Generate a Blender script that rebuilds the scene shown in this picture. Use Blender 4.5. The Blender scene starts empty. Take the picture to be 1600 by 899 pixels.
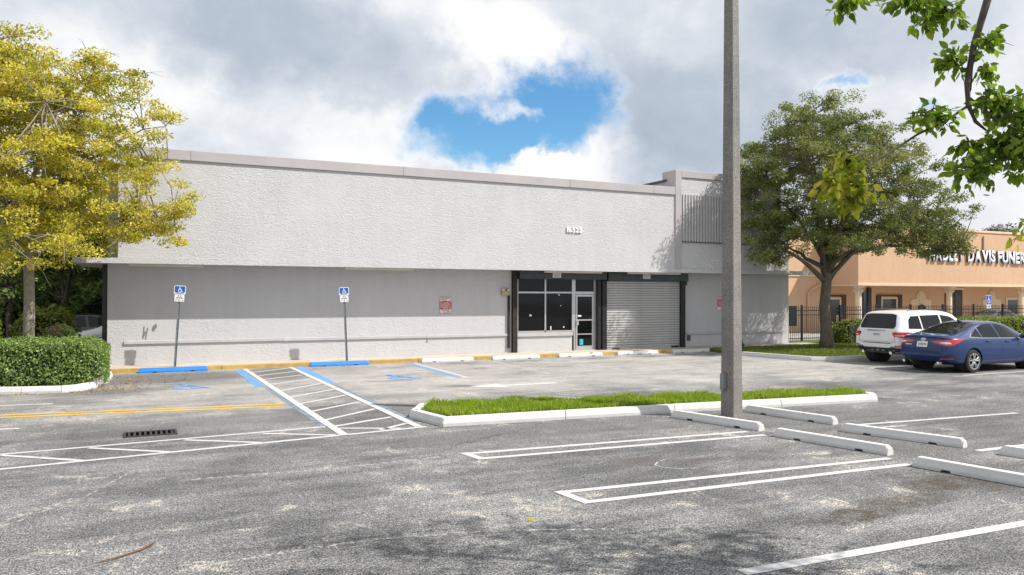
import bpy, bmesh, math, random
import numpy as np
from mathutils import Vector, Matrix
from mathutils.bvhtree import BVHTree

SC = bpy.context.scene
COL = SC.collection
random.seed(7)
RNG = np.random.default_rng(7)

# ------------------------------------------------------------------ camera
CAM_F, CAM_PITCH, CAM_ROLL, CAM_YAW, CAM_H = 1223.3, 0.0091, 0.0020, 0.4476, 2.229
_F = Vector((math.sin(CAM_YAW) * math.cos(CAM_PITCH), math.cos(CAM_YAW) * math.cos(CAM_PITCH), math.sin(CAM_PITCH)))
_R = Vector((math.cos(CAM_YAW), -math.sin(CAM_YAW), 0))
_U = _R.cross(_F)
_R2 = _R * math.cos(CAM_ROLL) + _U * math.sin(CAM_ROLL)
_U2 = -_R * math.sin(CAM_ROLL) + _U * math.cos(CAM_ROLL)
cam_data = bpy.data.cameras.new('camera')
cam_data.sensor_width = 36.0
cam_data.lens = CAM_F / 1600.0 * 36.0
cam_data.clip_start = 0.05
cam_data.clip_end = 2000.0
cam = bpy.data.objects.new('camera', cam_data)
COL.objects.link(cam)
cam.matrix_world = Matrix(((_R2.x, _U2.x, -_F.x, 0), (_R2.y, _U2.y, -_F.y, 0), (_R2.z, _U2.z, -_F.z, CAM_H), (0, 0, 0, 1)))
SC.camera = cam

# ------------------------------------------------------------------ render look
SC.render.engine = 'CYCLES'
SC.cycles.use_denoising = True
SC.cycles.max_bounces = 6
SC.cycles.transparent_max_bounces = 12
SC.view_settings.view_transform = 'Standard'
SC.view_settings.look = 'None'
SC.view_settings.exposure = 0.3
SC.view_settings.gamma = 1.0

# ------------------------------------------------------------------ sun and sky
SUN_TRAVEL = Vector((-0.68, 0.53, -1.0)).normalized()
SUN_EL = math.asin(-SUN_TRAVEL.z)
SUN_ROT = math.atan2(-SUN_TRAVEL.x, -SUN_TRAVEL.y)
sd = bpy.data.lights.new('sun', 'SUN')
sd.energy = 5.0
sd.angle = math.radians(0.53)
sd.color = (1.0, 0.955, 0.89)
sun = bpy.data.objects.new('sun', sd)
COL.objects.link(sun)
sun.rotation_mode = 'QUATERNION'
sun.rotation_quaternion = SUN_TRAVEL.to_track_quat('-Z', 'Y')
sun.location = (8, -6, 30)


class NT:
    """small node-tree helper"""
    def __init__(self, tree):
        self.t = tree
        self.n = tree.nodes
        self.l = tree.links

    def new(self, kind, **kw):
        nd = self.n.new(kind)
        for k, v in kw.items():
            setattr(nd, k, v)
        return nd

    def put(self, sock, val):
        if isinstance(val, bpy.types.NodeSocket):
            self.l.new(val, sock)
        elif val is not None:
            sock.default_value = val

    def math(self, op, a, b=None, c=None, clamp=False):
        nd = self.new('ShaderNodeMath', operation=op, use_clamp=clamp)
        for i, v in enumerate((a, b, c)):
            if v is not None:
                self.put(nd.inputs[i], v)
        return nd.outputs[0]

    def mapr(self, v, a, b, c=0.0, d=1.0, smooth=True):
        nd = self.new('ShaderNodeMapRange', interpolation_type='SMOOTHSTEP' if smooth else 'LINEAR')
        self.put(nd.inputs[0], v)
        for i, x in enumerate((a, b, c, d)):
            nd.inputs[i + 1].default_value = x
        return nd.outputs[0]

    def mapping(self, vec, loc=(0, 0, 0), rot=(0, 0, 0), scale=(1, 1, 1)):
        nd = self.new('ShaderNodeMapping')
        self.put(nd.inputs[0], vec)
        nd.inputs[1].default_value = loc
        nd.inputs[2].default_value = rot
        nd.inputs[3].default_value = scale
        return nd.outputs[0]

    def noise(self, vec, scale, detail=4.0, rough=0.55, dist=0.0, out=0):
        nd = self.new('ShaderNodeTexNoise')
        self.put(nd.inputs['Vector'], vec)
        nd.inputs['Scale'].default_value = scale
        nd.inputs['Detail'].default_value = detail
        nd.inputs['Roughness'].default_value = rough
        nd.inputs['Distortion'].default_value = dist
        return nd.outputs[out]

    def mix(self, fac, a, b, mode='MIX'):
        nd = self.new('ShaderNodeMix', data_type='RGBA', blend_type=mode)
        self.put(nd.inputs[0], fac)
        for i, v in ((6, a), (7, b)):
            if isinstance(v, (tuple, list)) and len(v) == 3:
                v = (*v, 1.0)
            self.put(nd.inputs[i], v)
        return nd.outputs[2]

    def ramp(self, fac, stops):
        nd = self.new('ShaderNodeValToRGB')
        self.put(nd.inputs[0], fac)
        cr = nd.color_ramp
        while len(cr.elements) < len(stops):
            cr.elements.new(0.5)
        for e, (p, c) in zip(cr.elements, stops):
            e.position = p
            e.color = (*c, 1.0) if len(c) == 3 else c
        return nd.outputs[0]

    def dot(self, vec, d):
        nd = self.new('ShaderNodeVectorMath', operation='DOT_PRODUCT')
        self.put(nd.inputs[0], vec)
        nd.inputs[1].default_value = d
        return nd.outputs['Value']


world = bpy.data.worlds.new('World')
SC.world = world
world.use_nodes = True
wt = NT(world.node_tree)
wt.n.clear()
w_out = wt.new('ShaderNodeOutputWorld')
w_bg = wt.new('ShaderNodeBackground')
SKY_STRENGTH = 0.1
w_bg.inputs['Strength'].default_value = SKY_STRENGTH
sky = wt.new('ShaderNodeTexSky', sky_type='NISHITA')
sky.sun_disc = False
sky.sun_elevation = SUN_EL
sky.sun_rotation = SUN_ROT
sky.air_density = 1.1
sky.dust_density = 0.4
sky.ozone_density = 2.5
tc = wt.new('ShaderNodeTexCoord')
DIR = tc.outputs['Generated']


def sky_dir(px, py):
    v = _F + _R2 * ((px - 800) / CAM_F) - _U2 * ((py - 449.5) / CAM_F)
    return v.normalized()


# billowing warp so that every cloud edge is lumpy
w1 = wt.new('ShaderNodeVectorMath', operation='SUBTRACT')
wt.l.new(wt.noise(DIR, 6.5, 7.0, 0.62, 0.0, out=1), w1.inputs[0])
w1.inputs[1].default_value = (0.5, 0.5, 0.5)
w2 = wt.new('ShaderNodeVectorMath', operation='SCALE')
wt.l.new(w1.outputs[0], w2.inputs[0])
w2.inputs[3].default_value = 0.17
w3 = wt.new('ShaderNodeVectorMath', operation='ADD')
wt.l.new(DIR, w3.inputs[0])
wt.l.new(w2.outputs[0], w3.inputs[1])
WDIR = w3.outputs[0]


def sky_blob(px, py, rx, ry, rot=0.0, inner=0.1, outer=1.5, vec=None):
    """soft-edged patch of sky about a fixed heading: 1 inside, 0 outside"""
    c = sky_dir(px, py)
    r = Vector((c.y, -c.x, 0)).normalized()
    u = r.cross(c)
    rr = r * math.cos(rot) + u * math.sin(rot)
    uu = -r * math.sin(rot) + u * math.cos(rot)
    vec = vec or WDIR
    a = wt.math('MULTIPLY', wt.math('SUBTRACT', wt.dot(vec, rr), rr.dot(c)), CAM_F / rx)
    b = wt.math('MULTIPLY', wt.math('SUBTRACT', wt.dot(vec, uu), uu.dot(c)), CAM_F / ry)
    q = wt.math('SQRT', wt.math('ADD', wt.math('MULTIPLY', a, a), wt.math('MULTIPLY', b, b)))
    front = wt.math('GREATER_THAN', wt.dot(DIR, c), 0.3)
    return wt.math('MULTIPLY', wt.mapr(q, inner, outer, 1.0, 0.0), front)


big = wt.noise(wt.mapping(DIR, (3.1, 0.4, 1.7), (0, 0, 0), (1, 1, 1.5)), 2.1, 7.0, 0.58, 0.4)
mid = wt.noise(wt.mapping(DIR, (0.3, 5.1, 0.0), (0, 0, 0), (1, 1, 1.35)), 5.0, 8.0, 0.6, 0.3)
cover = wt.math('ADD', wt.math('MULTIPLY', big, 0.6), wt.math('MULTIPLY', mid, 0.75))      # about 0.55 on average
fine = wt.noise(DIR, 17.0, 9.0, 0.66, 0.3)
fine2 = wt.noise(DIR, 8.0, 6.0, 0.6, 0.5)
cover = wt.math('ADD', cover, wt.math('ADD', wt.math('MULTIPLY', wt.math('SUBTRACT', fine, 0.5), 0.75), wt.math('MULTIPLY', wt.math('SUBTRACT', fine2, 0.5), 0.5)))
cover = wt.math('ADD', cover, 0.06)
gap = sky_blob(755, 212, 165, 70, 0.16)
for args in ((864, 164, 92, 82, 0.2), (705, 215, 75, 55, 0.0), (1332, 126, 46, 20, 0.25), (1488, 146, 30, 24, 0.0)):
    gap = wt.math('MAXIMUM', gap, wt.math('MULTIPLY', sky_blob(*args), 0.74 if args[0] > 1200 else 1.0))
puff = wt.math('MULTIPLY', sky_blob(825, 176, 80, 20, 0.0, 0.2, 1.25), 0.42)
puff = wt.math('MAXIMUM', puff, sky_blob(875, 262, 95, 36, 0.12, 0.4, 1.2))
gap = wt.math('SUBTRACT', gap, wt.math('MULTIPLY', puff, wt.mapr(fine2, 0.30, 0.52)), clamp=True)
dens = wt.math('SUBTRACT', cover, wt.math('MULTIPLY', gap, 0.75))
opac = wt.mapr(dens, 0.02, 0.60)
# cloud tone: thin edges white, thick flat bases blue-grey
shade = wt.math('ADD', wt.math('MULTIPLY', wt.noise(wt.mapping(DIR, (7.3, 2.2, 0.6), (0, 0, 0), (1, 1, 1.6)), 3.0, 5.0, 0.5, 0.6), 0.55),
                wt.math('MULTIPLY', wt.noise(wt.mapping(DIR, (1.3, 8.2, 0.6), (0, 0, 0), (1, 1, 1.3)), 9.0, 8.0, 0.6, 0.2), 0.45))
grey = sky_blob(455, 70, 330, 95, -0.12, 0.3, 1.2)
grey = wt.math('MAXIMUM', grey, sky_blob(1090, 175, 190, 130, 0.0, 0.35, 1.2))
grey = wt.math('MAXIMUM', grey, wt.math('MULTIPLY', sky_blob(1250, 40, 260, 90, 0.0, 0.3, 1.3), 0.7))
white = sky_blob(800, 70, 105, 75, -0.3, 0.3, 1.2)
white = wt.math('MAXIMUM', white, sky_blob(880, 265, 150, 55, 0.15, 0.3, 1.2))
white = wt.math('MAXIMUM', white, wt.math('MULTIPLY', sky_blob(190, 130, 170, 120, 0.0, 0.3, 1.2), 0.6))
white = wt.math('MAXIMUM', white, wt.math('MULTIPLY', sky_blob(560, 240, 170, 60, 0.0, 0.3, 1.3), 0.45))
tone = wt.math('SUBTRACT', wt.math('ADD', wt.math('ADD', wt.math('MULTIPLY', wt.math('SUBTRACT', shade, 0.5), 1.7), 0.70), wt.math('MULTIPLY', white, 0.42)),
               wt.math('MULTIPLY', grey, 0.46))
tone = wt.math('ADD', tone, wt.mapr(dens, 0.38, 0.62, 0.25, 0.0))
k = 0.83 / SKY_STRENGTH
cloud_col = wt.ramp(tone, [(0.0, (0.40, 0.46, 0.55)), (0.30, (0.50, 0.565, 0.66)), (0.62, (0.70, 0.745, 0.81)), (0.88, (0.93, 0.94, 0.96)), (1.0, (1.0, 1.0, 1.0))])
cl = wt.new('ShaderNodeVectorMath', operation='SCALE')
wt.l.new(cloud_col, cl.inputs[0])
cl.inputs[3].default_value = k
hsv = wt.new('ShaderNodeHueSaturation')
hsv.inputs['Saturation'].default_value = 1.18
hsv.inputs['Value'].default_value = 1.1
wt.l.new(sky.outputs[0], hsv.inputs['Color'])
w_mix = wt.mix(opac, wt.mix(1.0, hsv.outputs[0], (0.74, 1.02, 1.12), 'MULTIPLY'), cl.outputs[0])
wt.l.new(w_mix, w_bg.inputs['Color'])
wt.l.new(w_bg.outputs[0], w_out.inputs['Surface'])


# ------------------------------------------------------------------ materials
def new_mat(name):
    m = bpy.data.materials.new(name)
    m.use_nodes = True
    t = NT(m.node_tree)
    t.n.clear()
    out = t.new('ShaderNodeOutputMaterial')
    bs = t.new('ShaderNodeBsdfPrincipled')
    t.l.new(bs.outputs[0], out.inputs[0])
    return m, t, bs, out


def bump(t, bs, height, strength, dist):
    b = t.new('ShaderNodeBump')
    b.inputs['Strength'].default_value = strength
    b.inputs['Distance'].default_value = dist
    t.l.new(height, b.inputs['Height'])
    t.l.new(b.outputs[0], bs.inputs['Normal'])


def pmat(name, col, rough=0.6, metal=0.0, var=0.12, vscale=3.0, bstr=0.0, bscale=60.0, bdist=0.005, spec=0.5, coat=0.0, dirt=0.0, dirt_col=(0.1, 0.09, 0.08)):
    m, t, bs, out = new_mat(name)
    co = t.new('ShaderNodeTexCoord').outputs['Object']
    n = t.noise(co, vscale, 6.0, 0.6)
    lo = tuple(c * (1 - var) for c in col)
    hi = tuple(min(1, c * (1 + var)) for c in col)
    c = t.ramp(n, [(0.3, lo), (0.7, hi)])
    if dirt > 0:
        d = t.mapr(t.noise(co, vscale * 2.3, 8.0, 0.7, 0.5), 0.52, 0.78)
        c = t.mix(t.math('MULTIPLY', d, dirt), c, dirt_col)
    t.l.new(c, bs.inputs['Base Color'])
    bs.inputs['Roughness'].default_value = rough
    bs.inputs['Metallic'].default_value = metal
    bs.inputs['Specular IOR Level'].default_value = spec
    bs.inputs['Coat Weight'].default_value = coat
    bs.inputs['Coat Roughness'].default_value = 0.03
    if bstr > 0:
        bump(t, bs, t.noise(co, bscale, 4.0, 0.6), bstr, bdist)
    return m


def stucco(name, col, stretch=(3.0, 3.0, 8.0), bstr=0.75, bdist=0.03, var=0.05, smooth_patches=True):
    m, t, bs, out = new_mat(name)
    co = t.new('ShaderNodeTexCoord').outputs['Object']
    n0 = t.noise(co, 0.5, 5.0, 0.6)
    streak = t.noise(t.mapping(co, scale=(2.5, 2.5, 0.25)), 1.6, 6.0, 0.65)
    lo = tuple(c * (1 - var) for c in col)
    hi = tuple(min(1, c * (1 + var)) for c in col)
    c = t.ramp(t.math('ADD', t.math('MULTIPLY', n0, 0.5), t.math('MULTIPLY', streak, 0.5)), [(0.34, lo), (0.66, hi)])
    h1 = t.noise(t.mapping(co, rot=(0, 0.12, 0), scale=stretch), 1.7, 6.0, 0.55, 1.6)
    h2 = t.noise(co, 26.0, 4.0, 0.6)
    hh = t.math('ADD', t.mapr(h1, 0.36, 0.62), t.math('MULTIPLY', h2, 0.22))
    if smooth_patches:
        hh = t.math('MULTIPLY', hh, t.mapr(t.noise(co, 0.55, 3.0, 0.5), 0.36, 0.56, 0.30, 1.0))
    c = t.mix(t.math('MULTIPLY', t.mapr(h1, 0.30, 0.45, 1.0, 0.0), 0.16), c, tuple(x * 0.55 for x in col))
    t.l.new(c, bs.inputs['Base Color'])
    bs.inputs['Roughness'].default_value = 0.85
    bs.inputs['Specular IOR Level'].default_value = 0.25
    bump(t, bs, hh, bstr, bdist)
    return m


def leaf_mat(name, stops, trans=0.35, rough=0.5):
    """foliage colour by a per-leaf random value, partly letting light through"""
    m, t, bs, out = new_mat(name)
    at = t.new('ShaderNodeAttribute', attribute_name='tint')
    c = t.ramp(at.outputs['Fac'], stops)
    t.l.new(c, bs.inputs['Base Color'])
    bs.inputs['Roughness'].default_value = rough
    bs.inputs['Specular IOR Level'].default_value = 0.35
    tr = t.new('ShaderNodeBsdfTranslucent')
    t.l.new(t.mix(1.0, c, (1.0, 1.0, 0.55), 'MULTIPLY'), tr.inputs[0])
    mx = t.new('ShaderNodeMixShader')
    mx.inputs[0].default_value = trans
    t.l.new(bs.outputs[0], mx.inputs[1])
    t.l.new(tr.outputs[0], mx.inputs[2])
    t.l.new(mx.outputs[0], out.inputs[0])
    return m


def paint_mat(name, col, wear=0.35, scale=9.0, rough=0.6):
    """road paint with worn-through flecks"""
    m, t, bs, out = new_mat(name)
    co = t.new('ShaderNodeNewGeometry').outputs['Position']
    n = t.noise(co, scale, 8.0, 0.7, 0.2)
    n2 = t.noise(co, 70.0, 3.0, 0.6)
    c = t.ramp(t.noise(co, 3.0, 5.0), [(0.3, tuple(x * 0.84 for x in col)), (0.7, col)])
    t.l.new(c, bs.inputs['Base Color'])
    bs.inputs['Roughness'].default_value = rough
    bs.inputs['Specular IOR Level'].default_value = 0.3
    tp = t.new('ShaderNodeBsdfTransparent')
    mx = t.new('ShaderNodeMixShader')
    e = t.math('ADD', t.math('MULTIPLY', n, 0.7), t.math('MULTIPLY', n2, 0.3))
    t.l.new(t.mapr(e, 0.70 - wear * 0.45, 0.78 - wear * 0.45), mx.inputs[0])
    t.l.new(bs.outputs[0], mx.inputs[1])
    t.l.new(tp.outputs[0], mx.inputs[2])
    t.l.new(mx.outputs[0], out.inputs[0])
    return m


# name: dark patches and soaked-in spots of the old asphalt (x, y, rx, ry, strength, brown)
SPOTS = [
    (0.9, 22.7, 2.6, 1.6, 0.9, 0), (3.6, 22.6, 0.9, 2.3, 0.92, 0), (-0.6, 20.2, 1.6, 0.7, 0.6, 0), (5.7, 23.6, 1.2, 0.5, 0.4, 1),
    (9.4, 23.6, 1.0, 0.42, 0.75, 1), (11.8, 23.5, 1.0, 0.42, 0.75, 1), (14.5, 23.5, 0.9, 0.40, 0.7, 1), (17.0, 23.5, 1.1, 0.5, 0.75, 1), (19.5, 23.4, 1.3, 0.6, 0.7, 1),
    (6.4, 11.3, 3.2, 0.75, 0.85, 0), (3.7, 13.1, 0.9, 0.6, 0.95, 0), (13.6, 10.2, 3.4, 0.9, 0.5, 0), (10.2, 9.0, 1.0, 3.4, 0.62, 0), (13.0, 7.6, 3.0, 1.2, 0.45, 0),
    (6.6, 5.68, 0.75, 0.24, 1.0, 2), (7.6, 5.9, 0.85, 0.30, 0.8, 2), (8.6, 6.15, 0.75, 0.45, 1.0, 2), (8.2, 10.7, 0.5, 0.16, 0.5, 2), (7.0, 17.75, 0.65, 0.16, 0.95, 0), (1.0, 14.6, 3.2, 1.0, 0.55, 0), (5.0, 16.6, 1.4, 0.5, 0.6, 0), (4.6, 14.9, 0.9, 0.6, 0.7, 0),  # one of these is a thin dark streak at the arrow tip
    (1.5, 6.4, 1.6, 0.6, 0.3, 0), (6.2, 8.7, 0.5, 0.2, 0.7, 1), (6.9, 8.5, 0.25, 0.12, 0.7, 1), (7.4, 11.0, 0.35, 0.13, 0.7, 1), (13.2, 8.4, 0.5, 0.2, 0.6, 1), (5.6, 6.2, 0.3, 0.1, 0.6, 1), (9.3, 21.6, 0.5, 0.3, 0.6, 1), (11.9, 21.4, 0.6, 0.25, 0.55, 1), (14.4, 21.7, 0.5, 0.3, 0.6, 1), (1.0, 21.9, 0.4, 0.3, 0.6, 1), (22.5, 12.9, 0.8, 0.3, 0.6, 1), (24.0, 17.0, 4.0, 2.6, 0.45, 0),
]


def asphalt_mat():
    m, t, bs, out = new_mat('old_asphalt')
    co = t.new('ShaderNodeNewGeometry').outputs['Position']
    sep = t.new('ShaderNodeSeparateXYZ')
    t.l.new(co, sep.inputs[0])
    n1 = t.noise(co, 0.42, 6.0, 0.6, 0.3)
    n2 = t.noise(t.mapping(co, rot=(0, 0, -0.06), scale=(0.35, 1.6, 1)), 1.3, 7.0, 0.68, 0.3)
    n3 = t.noise(co, 4.2, 6.0, 0.7, 0.4)
    sp = t.noise(co, 62.0, 2.0, 0.8)
    sp2 = t.noise(co, 24.0, 3.0, 0.75)
    yy = t.math('ADD', sep.outputs[1], t.math('MULTIPLY', t.math('SUBTRACT', n1, 0.5), 5.0))
    lane = t.mapr(yy, 13.2, 17.5)
    lane = t.math('MULTIPLY', lane, t.mapr(t.math('ADD', sep.outputs[0], t.math('MULTIPLY', n1, 3.0)), 0.0, 7.0, 0.55, 1.0))
    f = t.math('ADD', t.math('MULTIPLY', lane, 0.42), 0.20)
    f = t.math('ADD', f, t.math('MULTIPLY', t.math('SUBTRACT', n1, 0.5), 1.0))
    f = t.math('ADD', f, t.math('MULTIPLY', t.math('SUBTRACT', n2, 0.5), 1.15))
    f = t.math('ADD', f, t.math('MULTIPLY', t.math('SUBTRACT', n3, 0.5), 0.6), clamp=True)
    base = t.ramp(f, [(0.0, (0.085, 0.086, 0.089)), (0.28, (0.155, 0.155, 0.156)), (0.6, (0.275, 0.265, 0.256)), (1.0, (0.41, 0.387, 0.362))])
    # pale sandy scabs where the binder has gone
    scab = t.math('MULTIPLY', t.mapr(t.noise(co, 1.7, 8.0, 0.72, 0.6), 0.55, 0.66), t.mapr(n1, 0.36, 0.58))
    base = t.mix(t.math('MULTIPLY', scab, 0.72), base, (0.40, 0.37, 0.32))
    # loose aggregate speckle
    spk = t.ramp(t.math('ADD', t.math('MULTIPLY', sp, 0.68), t.math('MULTIPLY', sp2, 0.32)), [(0.41, (0.22, 0.22, 0.22)), (0.5, (0.92, 0.92, 0.92)), (0.60, (2.7, 2.68, 2.62))])
    spm = t.mix(t.mapr(f, 0.25, 0.8, 1.0, 0.5), (1, 1, 1), spk)
    base = t.mix(1.0, base, spm, 'MULTIPLY')
    wv = t.new('ShaderNodeVectorMath', operation='SUBTRACT')
    t.l.new(t.noise(co, 1.4, 6.0, 0.65, 0.0, out=1), wv.inputs[0])
    wv.inputs[1].default_value = (0.5, 0.5, 0.5)
    wa = t.new('ShaderNodeVectorMath', operation='MULTIPLY_ADD')
    t.l.new(wv.outputs[0], wa.inputs[0])
    wa.inputs[1].default_value = (1.3, 0.9, 0)
    t.l.new(co, wa.inputs[2])
    acc = [None, None, None]
    for (x, y, rx, ry, s, kind) in SPOTS:
        v = t.mapping(wa.outputs[0], (-x / rx, -y / ry, 0), (0, 0, 0), (1 / rx, 1 / ry, 0))
        ln = t.new('ShaderNodeVectorMath', operation='LENGTH')
        t.l.new(v, ln.inputs[0])
        e = t.mapr(ln.outputs['Value'], 0.45, 1.25, s, 0.0)
        acc[kind] = e if acc[kind] is None else t.math('MAXIMUM', acc[kind], e)
    base = t.mix(t.math('MULTIPLY', acc[0], t.mapr(n3, 0.3, 0.7, 0.75, 1.0)), base, t.mix(1.0, (0.105, 0.104, 0.103), spm, 'MULTIPLY'))
    base = t.mix(t.math('MULTIPLY', acc[1], t.mapr(n3, 0.38, 0.62, 0.15, 1.0)), base, (0.085, 0.072, 0.06))
    base = t.mix(t.math('MULTIPLY', acc[2], t.mapr(n3, 0.36, 0.56, 0.2, 1.0)), base, t.mix(1.0, (0.060, 0.047, 0.036), spm, 'MULTIPLY'))
    # hairline cracks
    vo = t.new('ShaderNodeTexVoronoi', feature='DISTANCE_TO_EDGE')
    t.l.new(wa.outputs[0], vo.inputs['Vector'])
    vo.inputs['Scale'].default_value = 0.22
    crack = t.math('MULTIPLY', t.mapr(vo.outputs['Distance'], 0.0, 0.006, 1.0, 0.0), t.mapr(n1, 0.42, 0.6))
    base = t.mix(t.math('MULTIPLY', crack, 0.55), base, (0.05, 0.048, 0.045))
    t.l.new(base, bs.inputs['Base Color'])
    t.l.new(t.mapr(acc[2], 0.2, 0.9, 0.9, 0.55), bs.inputs['Roughness'])
    bs.inputs['Specular IOR Level'].default_value = 0.3
    bump(t, bs, t.math('ADD', t.math('MULTIPLY', sp, 0.7), t.math('MULTIPLY', sp2, 0.5)), 0.6, 0.012)
    return m


M = {}
M['asphalt'] = asphalt_mat()
M['white_paint'] = paint_mat('road_paint_white', (0.56, 0.56, 0.555), 0.27)
M['white_worn'] = paint_mat('road_paint_white_worn', (0.52, 0.515, 0.50), 0.44)
M['yellow_paint'] = paint_mat('road_paint_yellow', (0.66, 0.42, 0.04), 0.20)
M['blue_paint'] = paint_mat('road_paint_blue', (0.13, 0.33, 0.72), 0.34)
M['blue_worn'] = paint_mat('road_paint_blue_worn', (0.16, 0.36, 0.70), 0.42)
M['trace'] = paint_mat('old_paint_ghost', (0.42, 0.41, 0.385), 0.56, 14.0)
M['grey_worn'] = paint_mat('road_paint_faded', (0.22, 0.27, 0.34), 0.45)
M['fascia'] = stucco('white_stucco', (0.545, 0.537, 0.55), (5.2, 5.2, 12.0), 0.42, 0.022, 0.05)
M['wall'] = stucco('grey_stucco', (0.525, 0.518, 0.532), (4.0, 4.0, 7.0), 0.32, 0.018)
M['taupe'] = pmat('taupe_trim_paint', (0.42, 0.395, 0.40), 0.7, var=0.06, vscale=1.5, bstr=0.25, bscale=30, bdist=0.006)
M['trim'] = pmat('grey_trim_paint', (0.46, 0.455, 0.465), 0.7, var=0.08, bstr=0.3, bscale=40, bdist=0.004, dirt=0.15)
M['soffit'] = pmat('soffit_plaster', (0.48, 0.46, 0.44), 0.85, var=0.08)
M['roof'] = pmat('roof_felt', (0.30, 0.30, 0.30), 0.9)
M['dark_flash'] = pmat('dark_flashing', (0.06, 0.06, 0.062), 0.6)
M['concrete'] = pmat('pavement_concrete', (0.46, 0.41, 0.34), 0.9, var=0.14, vscale=2.0, bstr=0.3, bscale=50, dirt=0.35, dirt_col=(0.22, 0.19, 0.16))
M['kerb_yellow'] = pmat('kerb_paint_yellow', (0.46, 0.31, 0.10), 0.8, var=0.22, vscale=5.0, bstr=0.3, bscale=60, dirt=0.6, dirt_col=(0.27, 0.235, 0.19))
M['kerb_white'] = pmat('kerb_paint_white', (0.58, 0.575, 0.565), 0.75, var=0.06, vscale=5.0, bstr=0.3, bscale=60, dirt=0.42, dirt_col=(0.27, 0.25, 0.22))
M['stop_white'] = pmat('stop_paint_white', (0.60, 0.60, 0.595), 0.7, var=0.05, vscale=6.0, bstr=0.4, bscale=70, dirt=0.36, dirt_col=(0.24, 0.225, 0.21))
M['stop_blue'] = pmat('stop_paint_blue', (0.015, 0.21, 0.72), 0.55, var=0.10, vscale=6.0, bstr=0.3, bscale=70, dirt=0.08)
M['aluminium'] = pmat('window_aluminium', (0.58, 0.58, 0.58), 0.38, 0.75, var=0.06)
M['shutter'] = pmat('shutter_steel', (0.46, 0.46, 0.455), 0.5, 0.15, var=0.10, vscale=2.0, dirt=0.2, dirt_col=(0.32, 0.31, 0.29))
M['housing'] = pmat('shutter_box_green', (0.045, 0.058, 0.060), 0.45, 0.1, var=0.2)
M['black_metal'] = pmat('black_metal', (0.018, 0.018, 0.02), 0.5, 0.2, var=0.3)
M['rust_post'] = pmat('rusty_black_post', (0.028, 0.022, 0.020), 0.7, 0.2, var=0.4, vscale=9.0)
M['galv'] = pmat('galvanised_post', (0.25, 0.27, 0.28), 0.5, 0.6, var=0.25, vscale=12.0)
M['white_panel'] = pmat('white_sheet', (0.78, 0.79, 0.80), 0.5, var=0.04)
M['sign_blue'] = pmat('sign_blue', (0.01, 0.09, 0.42), 0.45, var=0.06)
M['sign_red'] = pmat('sign_red', (0.42, 0.035, 0.045), 0.5, var=0.12)
M['print_dark'] = pmat('sign_print', (0.03, 0.03, 0.035), 0.6)
M['cyan'] = pmat('sticker_cyan', (0.05, 0.45, 0.60), 0.5)
M['beige_plastic'] = pmat('yellowed_plastic', (0.42, 0.34, 0.19), 0.5)
M['lens'] = pmat('lamp_lens', (0.5, 0.5, 0.46), 0.15)
M['tube_white'] = pmat('fixture_white', (0.66, 0.63, 0.55), 0.5, var=0.08)
M['scuff'] = pmat('bare_render', (0.20, 0.195, 0.195), 0.9, var=0.25, vscale=12)
M['dark_green'] = pmat('dark_green_paint', (0.02, 0.04, 0.025), 0.5)


def glass_mat(name, col, rough=0.02, spec=0.6):
    m, t, bs, out = new_mat(name)
    co = t.new('ShaderNodeTexCoord').outputs['Object']
    bs.inputs['Base Color'].default_value = (*col, 1)
    t.l.new(t.mapr(t.noise(co, 2.0, 5.0), 0.3, 0.7, rough, rough + 0.05), bs.inputs['Roughness'])
    bs.inputs['Specular IOR Level'].default_value = spec
    return m


M['shop_glass'] = glass_mat('dark_shop_glass', (0.006, 0.007, 0.007), 0.02, 0.3)
M['car_glass'] = glass_mat('tinted_car_glass', (0.010, 0.012, 0.013), 0.01, 0.32)
M['house_glass'] = glass_mat('window_glass', (0.03, 0.045, 0.055), 0.02, 0.8)


def pole_mat():
    m, t, bs, out = new_mat('spun_concrete')
    co = t.new('ShaderNodeTexCoord').outputs['Object']
    n = t.noise(co, 1.2, 6.0, 0.6)
    s = t.noise(co, 55.0, 3.0, 0.75)
    c = t.ramp(n, [(0.3, (0.175, 0.168, 0.158)), (0.7, (0.265, 0.252, 0.232))])
    k2 = t.ramp(s, [(0.38, (0.5, 0.5, 0.5)), (0.5, (0.95, 0.95, 0.95)), (0.65, (1.4, 1.38, 1.35))])
    c = t.mix(1.0, c, k2, 'MULTIPLY')
    t.l.new(c, bs.inputs['Base Color'])
    bs.inputs['Roughness'].default_value = 0.9
    bump(t, bs, s, 0.5, 0.01)
    return m


M['pole'] = pole_mat()
M['bark'] = pmat('oak_bark', (0.14, 0.115, 0.09), 0.95, var=0.35, vscale=7.0, bstr=0.9, bscale=22, bdist=0.03)
M['pale_bark'] = pmat('pale_bark', (0.27, 0.24, 0.195), 0.95, var=0.32, vscale=9.0, bstr=0.9, bscale=26, bdist=0.02)
M['twig_bark'] = pmat('smooth_dark_bark', (0.075, 0.055, 0.05), 0.8, var=0.3, vscale=14.0)
M['bare_twig'] = pmat('bare_grey_twig', (0.33, 0.29, 0.22), 0.9, var=0.2)


# ------------------------------------------------------------------ mesh helpers
ORG = {}


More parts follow.
